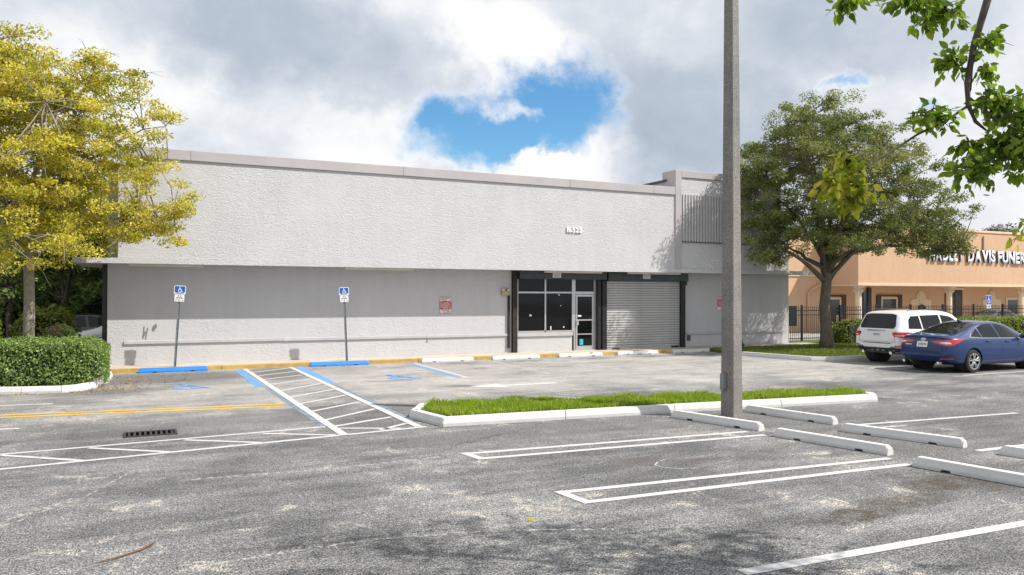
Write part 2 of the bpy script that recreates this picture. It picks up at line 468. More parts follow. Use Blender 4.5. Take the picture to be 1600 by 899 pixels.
class MB:
    """collects faces in world coordinates; build() makes them one mesh object"""
    def __init__(self):
        self.v = []
        self.f = []

    def add(self, vs, fs):
        o = len(self.v)
        self.v += [tuple(p) for p in vs]
        self.f += [tuple(i + o for i in f) for f in fs]
        return self

    def box(self, x0, x1, y0, y1, z0, z1):
        return self.add([(x0, y0, z0), (x1, y0, z0), (x1, y1, z0), (x0, y1, z0), (x0, y0, z1), (x1, y0, z1), (x1, y1, z1), (x0, y1, z1)],
                        [(0, 3, 2, 1), (4, 5, 6, 7), (0, 1, 5, 4), (1, 2, 6, 5), (2, 3, 7, 6), (3, 0, 4, 7)])

    def prism(self, poly, z0, z1):
        n = len(poly)
        vs = [(x, y, z0) for x, y in poly] + [(x, y, z1) for x, y in poly]
        fs = [tuple(range(n - 1, -1, -1)), tuple(range(n, 2 * n))] + [(i, (i + 1) % n, n + (i + 1) % n, n + i) for i in range(n)]
        return self.add(vs, fs)

    def xz_prism(self, poly, y0, y1):
        """outline in x,z given anticlockwise seen from -y, front face at y0"""
        n = len(poly)
        vs = [(x, y0, z) for x, z in poly] + [(x, y1, z) for x, z in poly]
        fs = [tuple(range(n)), tuple(range(2 * n - 1, n - 1, -1))] + [((i + 1) % n, i, n + i, n + (i + 1) % n) for i in range(n)]
        return self.add(vs, fs)

    def sheet(self, poly, z):
        return self.add([(x, y, z) for x, y in poly], [tuple(range(len(poly)))])

    def tube(self, pts, radii, n=8, cap=True):
        pts = [Vector(p) for p in pts]
        if not hasattr(radii, '__len__'):
            radii = [radii] * len(pts)
        rings = []
        ref = Vector((0.13, 0.31, 0.94))
        for i, p in enumerate(pts):
            d = (pts[min(i + 1, len(pts) - 1)] - pts[max(i - 1, 0)]).normalized()
            a = d.cross(ref)
            if a.length < 1e-3:
                a = d.cross(Vector((1, 0, 0)))
            a.normalize()
            b = d.cross(a)
            rings.append([p + (a * math.cos(2 * math.pi * k / n) + b * math.sin(2 * math.pi * k / n)) * radii[i] for k in range(n)])
        vs = [q for r in rings for q in r]
        fs = []
        for i in range(len(pts) - 1):
            for k in range(n):
                fs.append((i * n + k, i * n + (k + 1) % n, (i + 1) * n + (k + 1) % n, (i + 1) * n + k))
        if cap:
            fs.append(tuple(range(n - 1, -1, -1)))
            fs.append(tuple((len(pts) - 1) * n + k for k in range(n)))
        return self.add(vs, fs)

    def lathe(self, profile, cx, cy, n=16):
        vs, fs = [], []
        for r, z in profile:
            vs += [(cx + r * math.cos(2 * math.pi * k / n), cy + r * math.sin(2 * math.pi * k / n), z) for k in range(n)]
        for i in range(len(profile) - 1):
            for k in range(n):
                fs.append((i * n + k, i * n + (k + 1) % n, (i + 1) * n + (k + 1) % n, (i + 1) * n + k))
        fs.append(tuple(range(n - 1, -1, -1)))
        fs.append(tuple((len(profile) - 1) * n + k for k in range(n)))
        return self.add(vs, fs)

    def build(self, name, mat, parent=None, bevel=0.0, smooth=False, segs=2):
        org = ORG.get(parent.name, (0, 0, 0)) if parent else (0, 0, 0)
        me = bpy.data.meshes.new(name)
        me.from_pydata([(x - org[0], y - org[1], z - org[2]) for x, y, z in self.v], [], self.f)
        return finish(me, name, mat, parent, bevel, smooth, segs)


def finish(me, name, mat, parent=None, bevel=0.0, smooth=False, segs=2):
    me.materials.append(M[mat] if isinstance(mat, str) else mat)
    if smooth:
        me.shade_smooth()
    ob = bpy.data.objects.new(name, me)
    COL.objects.link(ob)
    if parent:
        ob.parent = parent
        ORG[ob.name] = ORG.get(parent.name, (0, 0, 0))
    if bevel:
        md = ob.modifiers.new('bevel', 'BEVEL')
        md.width = bevel
        md.segments = segs
        md.limit_method = 'ANGLE'
        md.angle_limit = math.radians(40)
    return ob


def tag(ob, label, cat, group=None):
    ob['label'] = label
    ob['category'] = cat
    if group:
        ob['group'] = group
    return ob


def thing(name, label, cat, loc, group=None):
    e = bpy.data.objects.new(name, None)
    e.empty_display_size = 0.3
    COL.objects.link(e)
    e.location = loc
    ORG[e.name] = tuple(loc)
    return tag(e, label, cat, group)


def struct(ob, kind='structure'):
    ob['kind'] = kind
    return ob


def strip_poly(p, q, w):
    d = Vector((q[0] - p[0], q[1] - p[1]))
    n = Vector((-d.y, d.x)).normalized() * (w / 2)
    return [(p[0] - n.x, p[1] - n.y), (q[0] - n.x, q[1] - n.y), (q[0] + n.x, q[1] + n.y), (p[0] + n.x, p[1] + n.y)]


def text_mesh(s, size, extrude, bold=0.0):
    cu = bpy.data.curves.new('lettering', 'FONT')
    cu.body = s
    cu.size = size
    cu.extrude = extrude
    cu.offset = bold
    cu.resolution_u = 3
    ob = bpy.data.objects.new('lettering', cu)
    COL.objects.link(ob)
    dg = bpy.context.evaluated_depsgraph_get()
    me = bpy.data.meshes.new_from_object(ob.evaluated_get(dg))
    bpy.data.objects.remove(ob)
    bpy.data.curves.remove(cu)
    return me


# ------------------------------------------------------------------ ground
lot = struct(MB().sheet([(-160, -120), (220, -120), (220, 260), (-160, 260)], 0.0).build('parking_lot', 'asphalt'))
PZ = [0.004]


def mark(name, poly, mat='white_paint', z=None):
    """a painted marking: a thin sheet just above the asphalt"""
    return MB().sheet(poly, 0.004 if z is None else z).build(name, mat, lot)


def line(p, q, w=0.10, mat='white_paint', z=None, name='painted_line'):
    return mark(name, strip_poly(p, q, w), mat, z)


# access aisle with its rungs
line((2.92, 24.5), (2.98, 12.30), 0.14, z=0.008)
line((4.25, 24.5), (4.30, 12.56), 0.14, z=0.008)
rungs = [((3.0, 23.27), (4.12, 24.14)), ((3.0, 22.25), (4.14, 23.06)), ((3.0, 21.24), (4.14, 21.97)), ((3.0, 20.05), (4.16, 20.85)), ((3.0, 18.59), (4.2, 19.7)),
         ((3.0, 17.37), (4.2, 18.36)), ((2.99, 16.21), (4.2, 17.22)), ((2.98, 15.05), (4.2, 16.01)), ((2.98, 13.91), (4.2, 14.91)), ((3.0, 13.20), (4.2, 13.80))]
for a, b in rungs:
    line(a, b, 0.10, name='hatch_line')
mark('blue_band', [(2.60, 24.2), (2.82, 24.25), (2.83, 19.7), (2.61, 19.66)], 'blue_paint')
mark('blue_band', [(4.34, 24.35), (4.62, 24.5), (4.55, 19.8), (4.35, 19.6)], 'blue_paint')
mark('faded_band', strip_poly((2.82, 19.4), (2.86, 13.3), 0.10), 'grey_worn')
mark('faded_band', strip_poly((4.43, 19.3), (4.42, 13.3), 0.10), 'grey_worn')
# hatched walking strip along the drive
line((-6.5, 12.45), (2.88, 13.24), 0.09)
line((-6.5, 11.14), (4.42, 12.53), 0.10)
line((3.06, 13.0), (3.98, 12.56), 0.09, name='hatch_line')
line((3.62, 12.56), (4.22, 13.0), 0.09, name='hatch_line')
for x in (-5.4, -4.15, -2.9, -1.66, -0.60, 0.68, 1.83):
    y = 12.95 + 0.07 * x
    line((x, y - 0.06), (x + 1.02, 11.97 + 0.13 * (x + 1.02) + 0.03), 0.09, name='hatch_line', z=0.006)
# double yellow and its broken white lane edges
line((-8.0, 17.75), (2.70, 16.33), 0.13, 'yellow_paint')
line((-8.0, 17.45), (2.66, 16.02), 0.13, 'yellow_paint')
line((-6.0, 18.9), (-1.51, 18.34), 0.12)
line((-6.0, 15.75), (-1.73, 15.2), 0.11)
# stalls along the shop
line((8.12, 24.2), (8.04, 19.5), 0.10, 'white_paint')
line((7.93, 24.2), (7.82, 19.5), 0.13, 'blue_paint')
for x0, x1 in ((10.75, 10.5), (13.35, 13.02), (15.85, 15.5), (18.35, 18.05)):
    line((x0, 24.2), (x1, 19.4), 0.09, 'white_worn')
# direction arrow, half worn away
mark('painted_arrow', [(7.25, 17.45), (8.15, 17.0), (8.10, 17.3), (9.6, 17.25), (9.6, 17.5), (8.12, 17.52), (8.18, 17.85)], 'white_paint')
# stalls nearer the camera: double lines closed at one end
for (a, b, c, d) in (((4.14, 10.17), (9.0, 9.87), (9.05, 9.52), (4.22, 9.78)), ((4.30, 7.73), (9.3, 7.43), (9.2, 7.06), (4.36, 7.25))):
    line(a, b, 0.11)
    line(d, c, 0.11)
    line((a[0] + 0.02, a[1] + 0.055), (d[0] + 0.02, d[1] - 0.055), 0.12, name='painted_line', z=0.006)
line((4.40, 4.88), (12.0, 4.60), 0.13)
line((11.2, 9.58), (15.1, 9.27), 0.10)
line((11.2, 9.24), (11.9, 9.18), 0.09, 'white_worn')
line((10.9, 7.25), (15.2, 7.12), 0.12)
line((10.95, 4.7), (15.2, 4.5), 0.12)
line((20.2, 16.85), (25.5, 16.85), 0.10)
line((20.8, 14.25), (25.5, 14.25), 0.10)
line((20.8, 11.65), (25.5, 11.65), 0.10)
# stray curl of paint
curl = [(6.55, 8.70), (6.32, 8.62), (6.14, 8.45), (6.14, 8.28), (6.30, 8.13), (6.52, 8.06)]
cm = MB()
for a, b in zip(curl, curl[1:]):
    cm.sheet(strip_poly(a, b, 0.02), 0.004)
cm.build('paint_curl', 'white_worn', lot)
for pts, w in (([(-0.62, 9.4), (-0.34, 10.18), (-0.01, 11.0)], 0.03), ([(0.5, 6.88), (0.9, 6.93), (1.47, 6.97), (2.05, 6.96), (2.38, 6.89), (2.87, 6.79), (3.32, 6.64), (4.1, 6.3)], 0.06),
               ([(-1.4, 9.0), (-0.89, 9.32), (-0.57, 9.73)], 0.14), ([(0.6, 10.15), (2.2, 10.0), (3.78, 10.12)], 0.09)):
    gm = MB()
    for a, b in zip(pts, pts[1:]):
        gm.sheet(strip_poly(a, b, w), 0.004)
    gm.build('paint_ghost', 'trace', lot)


# wheelchair symbol as strokes in the unit square
def isa_strokes():
    arc = [(0.02 + 0.30 * math.cos(a), -0.22 + 0.30 * math.sin(a)) for a in [math.radians(t) for t in range(125, 375, 22)]]
    return [(arc, 0.11), ([(-0.06, 0.30), (-0.03, -0.06), (0.24, -0.06), (0.37, -0.40), (0.48, -0.36)], 0.125), ([(-0.05, 0.14), (0.20, 0.14)], 0.10)]


def isa_mesh(place, step):
    """place(u, v, h) gives a 3-D point; every stroke lies a little above the one before"""
    m = MB()
    h = 0.0
    for pts, w in isa_strokes():
        for a, b in zip(pts, pts[1:]):
            m.add([place(u, v, h) for u, v in strip_poly(a, b, w)], [(0, 1, 2, 3)])
            h += step
    m.add([place(-0.07 + 0.09 * math.cos(t * math.pi / 5), 0.44 + 0.09 * math.sin(t * math.pi / 5), h) for t in range(10)], [tuple(range(10))])
    return m


for cx, cy in ((1.12, 20.5), (6.38, 20.4)):
    isa_mesh(lambda u, v, h: (cx + u * 1.0, cy + v * 1.25, 0.004 + h), 0.0004).build('wheelchair_symbol', 'blue_paint' if cx > 3 else 'blue_worn', lot)

# storm drain grate sunk in the lot
M['pit_black'] = pmat('drain_pit', (0.004, 0.004, 0.004), 1.0, spec=0.0)
M['grate_iron'] = pmat('cast_iron', (0.045, 0.043, 0.042), 0.8, var=0.3, vscale=9, spec=0.2)
gr = thing('storm_drain', 'rectangular black storm drain grate set in the asphalt beside the yellow lines', 'drain', (0.22, 13.76, 0))
MB().sheet([(-0.13, 13.58), (0.57, 13.56), (0.57, 13.95), (-0.13, 13.97)], 0.005).build('pit', 'pit_black', gr)  # flat black sheet puts the shade of the open hole into colour
fr = MB()
for (x0, x1, y0, y1) in ((-0.17, 0.61, 13.52, 13.57), (-0.17, 0.61, 13.95, 14.0), (-0.17, -0.13, 13.57, 13.95), (0.57, 0.61, 13.57, 13.95)):
    fr.box(x0, x1, y0, y1, -0.02, 0.016)
fr.build('frame', 'grate_iron', gr)
for i in range(9):
    x = -0.085 + i * 0.0775
    MB().box(x - 0.016, x + 0.016, 13.571, 13.949, -0.02, 0.014).build('bar', 'grate_iron', gr)

# ------------------------------------------------------------------ pavement along the shop
WALL_Y = 25.58
FAS_Y = 24.76
pav = struct(MB().box(-0.78, 20.3, 24.68, WALL_Y + 0.3, -0.05, 0.130).build('pavement', 'concrete', bevel=0.008))
x = -0.78
while x < 20.2:
    x2 = min(x + 3.05, 20.3)
    MB().box(x + 0.004, x2 - 0.004, 24.53, 24.678, -0.05, 0.128).build('kerb_stone', 'kerb_yellow', pav, bevel=0.015)
    x = x2

# ------------------------------------------------------------------ wheel stops
def stop_mesh(chip=None):
    L = 1.83
    xs = [-L / 2, -L / 2 + 0.05, -0.56, -0.55, -0.44, -0.43, -0.1, 0.0, 0.1, 0.43, 0.44, 0.55, 0.56, L / 2 - 0.05, L / 2]
    if chip:
        xs = sorted(xs + [chip - 0.07, chip - 0.02, chip + 0.03, chip + 0.08])
    vs, fs = [], []
    for x in xs:
        end = abs(x) > L / 2 - 0.01
        notch = 0.43 < abs(x) < 0.56 and (0.435 < abs(x) < 0.555)
        zb = 0.028 if notch else 0.0
        zt = 0.135
        wt_, wb = 0.052, 0.082
        if end:
            zt, wt_, wb = 0.095, 0.048, 0.075
        if chip and abs(x - chip) < 0.04:
            zt, wt_ = 0.075, 0.07
        vs += [(x, -wb, zb), (x, -wb, 0.045), (x, -wt_, zt), (x, wt_, zt), (x, wb, 0.045), (x, wb, zb)]
    n = 6
    for i in range(len(xs) - 1):
        for k in range(n):
            fs.append((i * n + k, i * n + (k + 1) % n, (i + 1) * n + (k + 1) % n, (i + 1) * n + k))
    fs.append(tuple(range(n)))
    fs.append(tuple((len(xs) - 1) * n + k for k in range(n - 1, -1, -1)))
    me = bpy.data.meshes.new('wheel_stop')
    me.from_pydata(vs, [], [f[::-1] for f in fs])
    return me


stop_white, stop_blue, stop_chip = stop_mesh(), stop_mesh(), stop_mesh(0.42)
stop_white.materials.append(M['stop_white'])
stop_blue.materials.append(M['stop_blue'])
stop_chip.materials.append(M['stop_white'])


def wheel_stop(me, p, q, label, group):
    o = bpy.data.objects.new('wheel_stop', me)
    COL.objects.link(o)
    o.location = ((p[0] + q[0]) / 2, (p[1] + q[1]) / 2, 0.0)
    o.rotation_euler = (0, 0, math.atan2(q[1] - p[1], q[0] - p[0]))
    b = o.modifiers.new('bevel', 'BEVEL')
    b.width, b.segments, b.limit_method = 0.012, 2, 'ANGLE'
    return tag(o, label, 'wheel stop', group)


GW = 'wheel stops along the shop kerb'
wheel_stop(stop_blue, (0.07, 24.42), (1.90, 24.42), 'bright blue wheel stop beside the clipped hedge, under the leaning parking sign', GW)
wheel_stop(stop_blue, (4.83, 24.40), (6.66, 24.42), 'bright blue wheel stop on the shopfront side of the striped aisle', GW)
wheel_stop(stop_white, (8.43, 24.40), (10.26, 24.40), 'white wheel stop at the kerb below the red notice', GW)
wheel_stop(stop_white, (10.95, 24.36), (12.78, 24.42), 'white wheel stop at the kerb left of the shop windows', GW)
wheel_stop(stop_chip, (13.55, 24.40), (15.38, 24.42), 'white wheel stop with a chipped top in front of the glass door', GW)
wheel_stop(stop_white, (16.02, 24.40), (17.85, 24.42), 'white wheel stop in front of the left half of the roller shutter', GW)
wheel_stop(stop_white, (18.55, 24.42), (20.38, 24.44), 'white wheel stop at the end of the pavement next to the concrete pole', GW)
GF = 'wheel stops in the front parking rows'
wheel_stop(stop_white, (8.86, 11.60), (9.27, 9.85), 'white wheel stop just left of the concrete pole foot', GF)
wheel_stop(stop_white, (9.14, 9.37), (9.50, 7.58), 'white wheel stop at the open end of the nearest double parking lines', GF)
wheel_stop(stop_white, (9.20, 6.96), (9.48, 5.15), 'nearest white wheel stop, beside the brown damp stain', GF)
wheel_stop(stop_white, (10.55, 11.56), (10.88, 9.78), 'white wheel stop just right of the concrete pole foot', GF)
wheel_stop(stop_white, (10.48, 9.25), (10.96, 7.48), 'white wheel stop in the farther front row, middle of three', GF)
wheel_stop(stop_white, (10.98, 6.95), (11.30, 5.15), 'white wheel stop cut off by the right edge of the picture', GF)


# ------------------------------------------------------------------ kerbed beds
def kerb_run(parent, pts, w=0.17, h=0.15, seg=2.6, mat='kerb_white'):
    """kerb stones of real length laid along a line of points (outer edge on the right-hand side)"""
    pts = [Vector(p) for p in pts]
    # offset line to the left of travel
    def offs(i, d):
        a = (pts[i] - pts[i - 1]).normalized() if i > 0 else None
        b = (pts[i + 1] - pts[i]).normalized() if i < len(pts) - 1 else None
        if a is None:
            a = b
        if b is None:
            b = a
        t = (a + b).normalized()
        n = Vector((-t.y, t.x))
        k = max(0.4, n.dot(Vector((-a.y, a.x))))
        return pts[i] + n * (d / k)
    for i in range(len(pts) - 1):
        L = (pts[i + 1] - pts[i]).length
        n = max(1, round(L / seg))
        o0, o1 = offs(i, 0.0), offs(i + 1, 0.0)
        i0, i1 = offs(i, w), offs(i + 1, w)
        c0, c1 = offs(i, 0.035), offs(i + 1, 0.035)
        for k in range(n):
            e = 0.004 / max(L, 0.1)
            a, b = k / n + e, (k + 1) / n - e
            P = []
            for t in (a, b):
                po, pc, pi = o0.lerp(o1, t), c0.lerp(c1, t), i0.lerp(i1, t)
                P += [(po.x, po.y, -0.03), (po.x, po.y, 0.05), (pc.x, pc.y, h), (pi.x, pi.y, h), (pi.x, pi.y, -0.03)]
            m = MB().add(P, [(0, 1, 6, 5), (1, 2, 7, 6), (2, 3, 8, 7), (3, 4, 9, 8), (4, 3, 2, 1, 0), (5, 6, 7, 8, 9)])
            m.build('kerb_stone', mat, parent, bevel=0.012)


def soil_mat():
    m, t, bs, out = new_mat('lawn_soil')
    co = t.new('ShaderNodeNewGeometry').outputs['Position']
    c = t.ramp(t.noise(co, 6.0, 6.0, 0.7), [(0.3, (0.05, 0.075, 0.015)), (0.55, (0.09, 0.125, 0.025)), (0.75, (0.16, 0.15, 0.06))])
    t.l.new(c, bs.inputs['Base Color'])
    bs.inputs['Roughness'].default_value = 0.95
    bump(t, bs, t.noise(co, 40.0, 4.0), 0.6, 0.02)
    return m


M['soil'] = soil_mat()
M['mulch'] = pmat('leafy_mulch', (0.13, 0.09, 0.055), 0.95, var=0.5, vscale=14.0, bstr=0.8, bscale=40, bdist=0.03)

ISL = [(4.45, 13.55), (4.66, 12.40), (9.2, 12.03), (14.05, 11.50), (14.28, 11.75), (14.2, 12.35), (13.3, 12.75), (9.2, 13.5), (6.2, 14.2), (4.9, 14.35)]
isl = struct(MB().prism([(4.60, 13.55), (4.80, 12.52), (9.2, 12.17), (13.98, 11.65), (14.12, 11.8), (14.05, 12.25), (13.25, 12.60), (9.2, 13.35), (6.2, 14.05), (5.0, 14.2)], -0.02, 0.125).build('grass_island', 'soil'))
kerb_run(isl, ISL + [ISL[0]])

BED = [(21.0, 24.35), (20.05, 22.3), (20.55, 19.5), (20.9, 19.15), (22.4, 19.12), (46.0, 19.12)]
lawn = struct(MB().prism([(20.32, 24.35), (20.2, 22.3), (20.7, 19.55), (21.0, 19.3), (22.4, 19.27), (46.0, 19.27), (46.0, 27.2), (25.9, 27.2), (25.9, 25.45), (20.32, 25.45)], -0.02, 0.12).build('lawn', 'soil'))
kerb_run(lawn, BED[1:])
MB().box(20.32, 26.6, 24.75, 25.56, 0.0, 0.140).build('paving_strip', 'concrete', lawn)

PLANT = [(-9.0, 21.0), (-3.4, 20.75), (-2.3, 20.42), (-1.5, 20.25), (-1.1, 20.45), (-0.86, 20.95), (-0.62, 22.2), (-0.55, 23.6)]
bed = struct(MB().prism([(-9, 21.1), (-3.4, 20.85), (-2.3, 20.55), (-1.5, 20.4), (-1.2, 20.55), (-1.0, 21.0), (-0.75, 22.2), (-0.68, 23.7), (-0.9, 26.0), (-9, 27.5)], -0.02, 0.12).build('planting_bed', 'mulch'))
kerb_run(bed, PLANT, seg=1.6)


# ------------------------------------------------------------------ the shop
shop = thing('commercial_building', 'long low grey stucco shop with white fascia, glass door and roller shutter', 'building', (12.46, WALL_Y, 0))
XL, XR = -0.75, 25.67
FY = FAS_Y
wl = MB()
wl.box(XL, 12.30, WALL_Y, WALL_Y + 0.25, -0.05, 3.20)                 # left of the shopfront
wl.box(19.95, XR, WALL_Y, WALL_Y + 0.25, -0.05, 3.20)                 # right of the shutter
wl.box(12.30, 14.80, WALL_Y + 0.02, WALL_Y + 0.25, 0.10, 0.84)        # low wall under the windows
wl.box(XL, XR, WALL_Y + 0.25, WALL_Y + 0.28, 3.201, 6.0)
wl.box(XL, XL + 0.25, WALL_Y + 0.25, 52.0, -0.05, 6.0)
wl.box(XR - 0.25, XR, WALL_Y + 0.25, 52.0, -0.05, 6.6)
wl.box(XL, XR, 52.0, 52.25, -0.05, 6.0)
wl.build('wall', 'wall', shop)
MB().box(XL, -0.47, WALL_Y + 0.001, WALL_Y + 0.249, 3.21, 6.05).build('upper_wall', 'wall', shop)
MB().box(24.42, XR, WALL_Y + 0.001, WALL_Y + 0.249, 3.21, 6.55).build('upper_wall', 'wall', shop)
MB().box(-0.99, -0.765, 26.0, 26.25, -0.02, 0.95).build('downpipe_boot', 'dark_flash', shop)
MB().box(-0.90, -0.765, 26.05, 26.2, 0.951, 3.09).build('downpipe', 'dark_flash', shop)
MB().box(XL + 0.25, XR - 0.25, WALL_Y + 0.3, 52.0, 5.6, 5.75).build('roof', 'roof', shop)
# dark room behind the glass
rm = MB()
rm.box(12.3, 20.0, 30.0, 30.1, 0.0, 3.2)
rm.box(12.3, 20.0, WALL_Y + 0.35, 30.0, 3.1, 3.2)
rm.box(12.3, 20.0, WALL_Y + 0.35, 30.0, -0.05, 0.12)
rm.build('dark_room', 'black_metal', shop)
# canopy slab and fascia
MB().prism([(-1.58, FY - 0.02), (26.1, FY - 0.02), (26.1, WALL_Y - 0.002), (-0.76, WALL_Y - 0.002), (-0.76, 29.0), (-1.58, 29.0)], 3.10, 3.205).build('canopy', 'soffit', shop, bevel=0.006)
MB().box(-1.60, 26.12, FY - 0.045, FY - 0.022, 3.095, 3.25).build('canopy_edge', 'fascia', shop)
MB().box(-0.47, 18.93, FY, WALL_Y + 0.2, 3.207, 6.13).build('fascia_panel', 'fascia', shop)
x = -0.52
for i, x2 in enumerate((1.42, 7.9, 14.2, 17.9, 18.925)):
    MB().box(x, x2 - 0.006, FY - 0.05, WALL_Y + 0.24, 6.132, 6.432).build('coping', 'taupe', shop, bevel=0.01)
    x = x2
MB().box(18.93, 19.23, FY - 0.05, WALL_Y, 3.207, 7.115).build('pilaster', 'taupe', shop, bevel=0.01)
MB().box(19.232, 24.42, FY, WALL_Y + 0.2, 3.207, 6.835).build('fascia_panel', 'fascia', shop)
MB().box(19.232, 24.46, FY - 0.05, FY + 0.25, 6.837, 7.112).build('coping', 'taupe', shop, bevel=0.01)
# parapet that runs back over the roof from the pilaster
MB().box(18.94, 19.14, WALL_Y + 0.01, 42.0, 5.75, 6.72).build('parapet', 'soffit', shop)
MB().box(18.86, 19.22, WALL_Y - 0.3, 42.0, 6.722, 6.80).build('parapet_cap', 'dark_flash', shop)
MB().box(18.945, 19.15, FY + 0.26, WALL_Y + 0.005, 6.2, 6.72).build('parapet', 'trim', shop)
# vertical ribs
MB().box(19.245, 22.75, FY - 0.012, FY - 0.002, 4.33, 6.17).build('rib_backing', 'trim', shop)
MB().box(19.24, 22.76, FY - 0.06, FY - 0.004, 4.30, 4.328).build('rib_ledge', 'dark_flash', shop)
rib = None
for i in range(25):
    x = 19.30 + i * 0.142
    if rib is None:
        rib = MB().box(x - 0.038, x + 0.038, FY - 0.075, FY - 0.013, 4.33, 6.17).build('slat', 'trim', shop)
    else:
        o = rib.copy()
        COL.objects.link(o)
        o.parent = shop
        o.location = (i * 0.142, 0, 0)
# street number
xx = 14.08
for ch in '16525':
    me = text_mesh(ch, 0.25, 0.022, 0.012)
    w = max(v.co.x for v in me.vertices) - min(v.co.x for v in me.vertices)
    x0 = min(v.co.x for v in me.vertices)
    for v in me.vertices:
        v.co = Vector((v.co.x - x0 + xx - ORG[shop.name][0], FY - 0.024 - v.co.z - ORG[shop.name][1], 4.51 + v.co.y))
    finish(me, 'numeral', 'white_panel', shop)
    xx += w + 0.022
# bumper rail along the wall, in lengths
for (x0, x1, z0, z1) in ((-0.32, 4.2, 0.745, 0.845), (4.205, 9.0, 0.735, 0.835), (9.005, 12.18, 0.73, 0.825), (20.12, 25.25, 0.62, 0.735)):
    MB().box(x0, x1, WALL_Y - 0.045, WALL_Y - 0.001, z0, z1).build('bumper_rail', 'trim', shop, bevel=0.012)
# wear on the wall
MB().xz_prism([(0.17, 0.92), (0.20, 0.90), (0.235, 0.99), (0.26, 1.05), (0.25, 0.88), (0.275, 0.86), (0.31, 1.08), (0.33, 1.22), (0.30, 1.24), (0.275, 1.10), (0.23, 1.13), (0.235, 1.27), (0.20, 1.26), (0.19, 1.08)], WALL_Y - 0.006, WALL_Y - 0.001).build('render_scar', 'scuff', shop)
MB().xz_prism([(0.43, 1.18), (0.45, 1.10), (0.50, 1.13), (0.565, 1.24), (0.56, 1.34), (0.51, 1.33), (0.45, 1.27)], WALL_Y - 0.006, WALL_Y - 0.001).build('render_scar', 'scuff', shop)
MB().box(20.16, 20.32, WALL_Y - 0.03, WALL_Y - 0.001, 0.38, 0.60).build('wall_vent', 'dark_flash', shop)
MB().xz_prism([(9.0, 0.58), (9.05, 0.56), (9.07, 0.66), (9.02, 0.67)], WALL_Y - 0.006, WALL_Y - 0.001).build('render_scar', 'scuff', shop)
# strip lights under the canopy
for (x0, x1) in ((6.05, 8.35), (13.35, 15.75), (16.95, 19.4), (-0.2, 1.8)):
    MB().box(x0, x1, 24.98, 25.14, 3.03, 3.099).build('strip_light', 'tube_white', shop, bevel=0.01)
# shutter boxes, posts and tracks
b1 = MB().box(12.47, 16.16, 25.30, WALL_Y + 0.2, 2.80, 3.09).build('shutter_box', 'housing', shop, bevel=0.01)
b2 = MB().box(16.24, 20.02, 25.30, WALL_Y + 0.2, 2.77, 3.085).build('shutter_box', 'housing', shop, bevel=0.01)
for bx, x in ((b1, 13.98), (b2, 17.98)):
    pl = MB().box(x - 0.17, x + 0.17, 25.288, 25.298, 2.86, 3.03).build('maker_plate', 'white_panel', bx)
    pr = MB()
    for r in range(3):
        for q in range(5):
            pr.box(x - 0.14 + q * 0.058, x - 0.10 + q * 0.058, 25.284, 25.287, 2.885 + r * 0.05, 2.905 + r * 0.05)
    struct(pr.build('print', 'print_dark', bx), 'stuff')
MB().box(12.26, 12.44, 25.44, WALL_Y + 0.02, 0.12, 3.09).build('shutter_post', 'rust_post', shop)
MB().box(12.10, 12.16, 25.50, WALL_Y - 0.002, 0.30, 2.2).build('conduit', 'rust_post', shop)
MB().box(15.84, 15.97, 25.42, WALL_Y + 0.10, 0.13, 2.80).build('shutter_post', 'black_metal', shop)
MB().box(16.02, 16.22, 25.40, WALL_Y + 0.10, 0.13, 2.77).build('shutter_post', 'black_metal', shop)
MB().box(15.97, 16.02, 25.50, WALL_Y + 0.10, 0.13, 2.79).build('shutter_post', 'rust_post', shop)
MB().box(19.72, 19.93, 25.38, WALL_Y + 0.05, 0.13, 2.77).build('shutter_post', 'black_metal', shop)
MB().box(19.935, 20.06, 25.44, WALL_Y - 0.002, 2.62, 2.76).build('chain_guide', 'black_metal', shop)
MB().tube([(20.0, 25.50, 2.62), (20.02, 25.5, 1.9), (19.98, 25.5, 1.85)], 0.012, 6).build('pull_chain', 'galv', shop)
# roller shutter curtain: interlocking slats
sh = MB().box(16.23, 19.715, 25.49, 25.515, 0.13, 0.19).build('roller_shutter', 'shutter', shop)
n_sl = 27
hs = (2.77 - 0.19) / n_sl
prof = [(0.0, 0.0), (0.018, 0.14), (0.026, 0.5), (0.020, 0.82), (0.0, 0.94)]
vs, fs = [], []
for d, q in prof:
    vs += [(16.23 - ORG[shop.name][0], 25.503 - d - ORG[shop.name][1], 0.19 + q * hs * 0.97), (19.715 - ORG[shop.name][0], 25.503 - d - ORG[shop.name][1], 0.19 + q * hs * 0.97)]
for i in range(4):
    fs.append((2 * i, 2 * i + 1, 2 * i + 3, 2 * i + 2))
sm = bpy.data.meshes.new('slat')
sm.from_pydata(vs, [], fs)
sm.materials.append(M['shutter'])
for i in range(n_sl):
    o = bpy.data.objects.new('slat', sm)
    COL.objects.link(o)
    o.parent = sh
    o.location = (0, 0, i * hs)
MB().box(16.23, 19.715, 25.506, 25.512, 0.19, 2.77).build('curtain_back', 'dark_flash', sh)
MB().box(16.5, 16.85, 25.46, 25.489, 0.14, 0.17).build('bottom_lock', 'black_metal', sh)
MB().box(19.3, 19.65, 25.44, 25.489, 0.14, 0.20).build('bottom_lock', 'black_metal', sh)
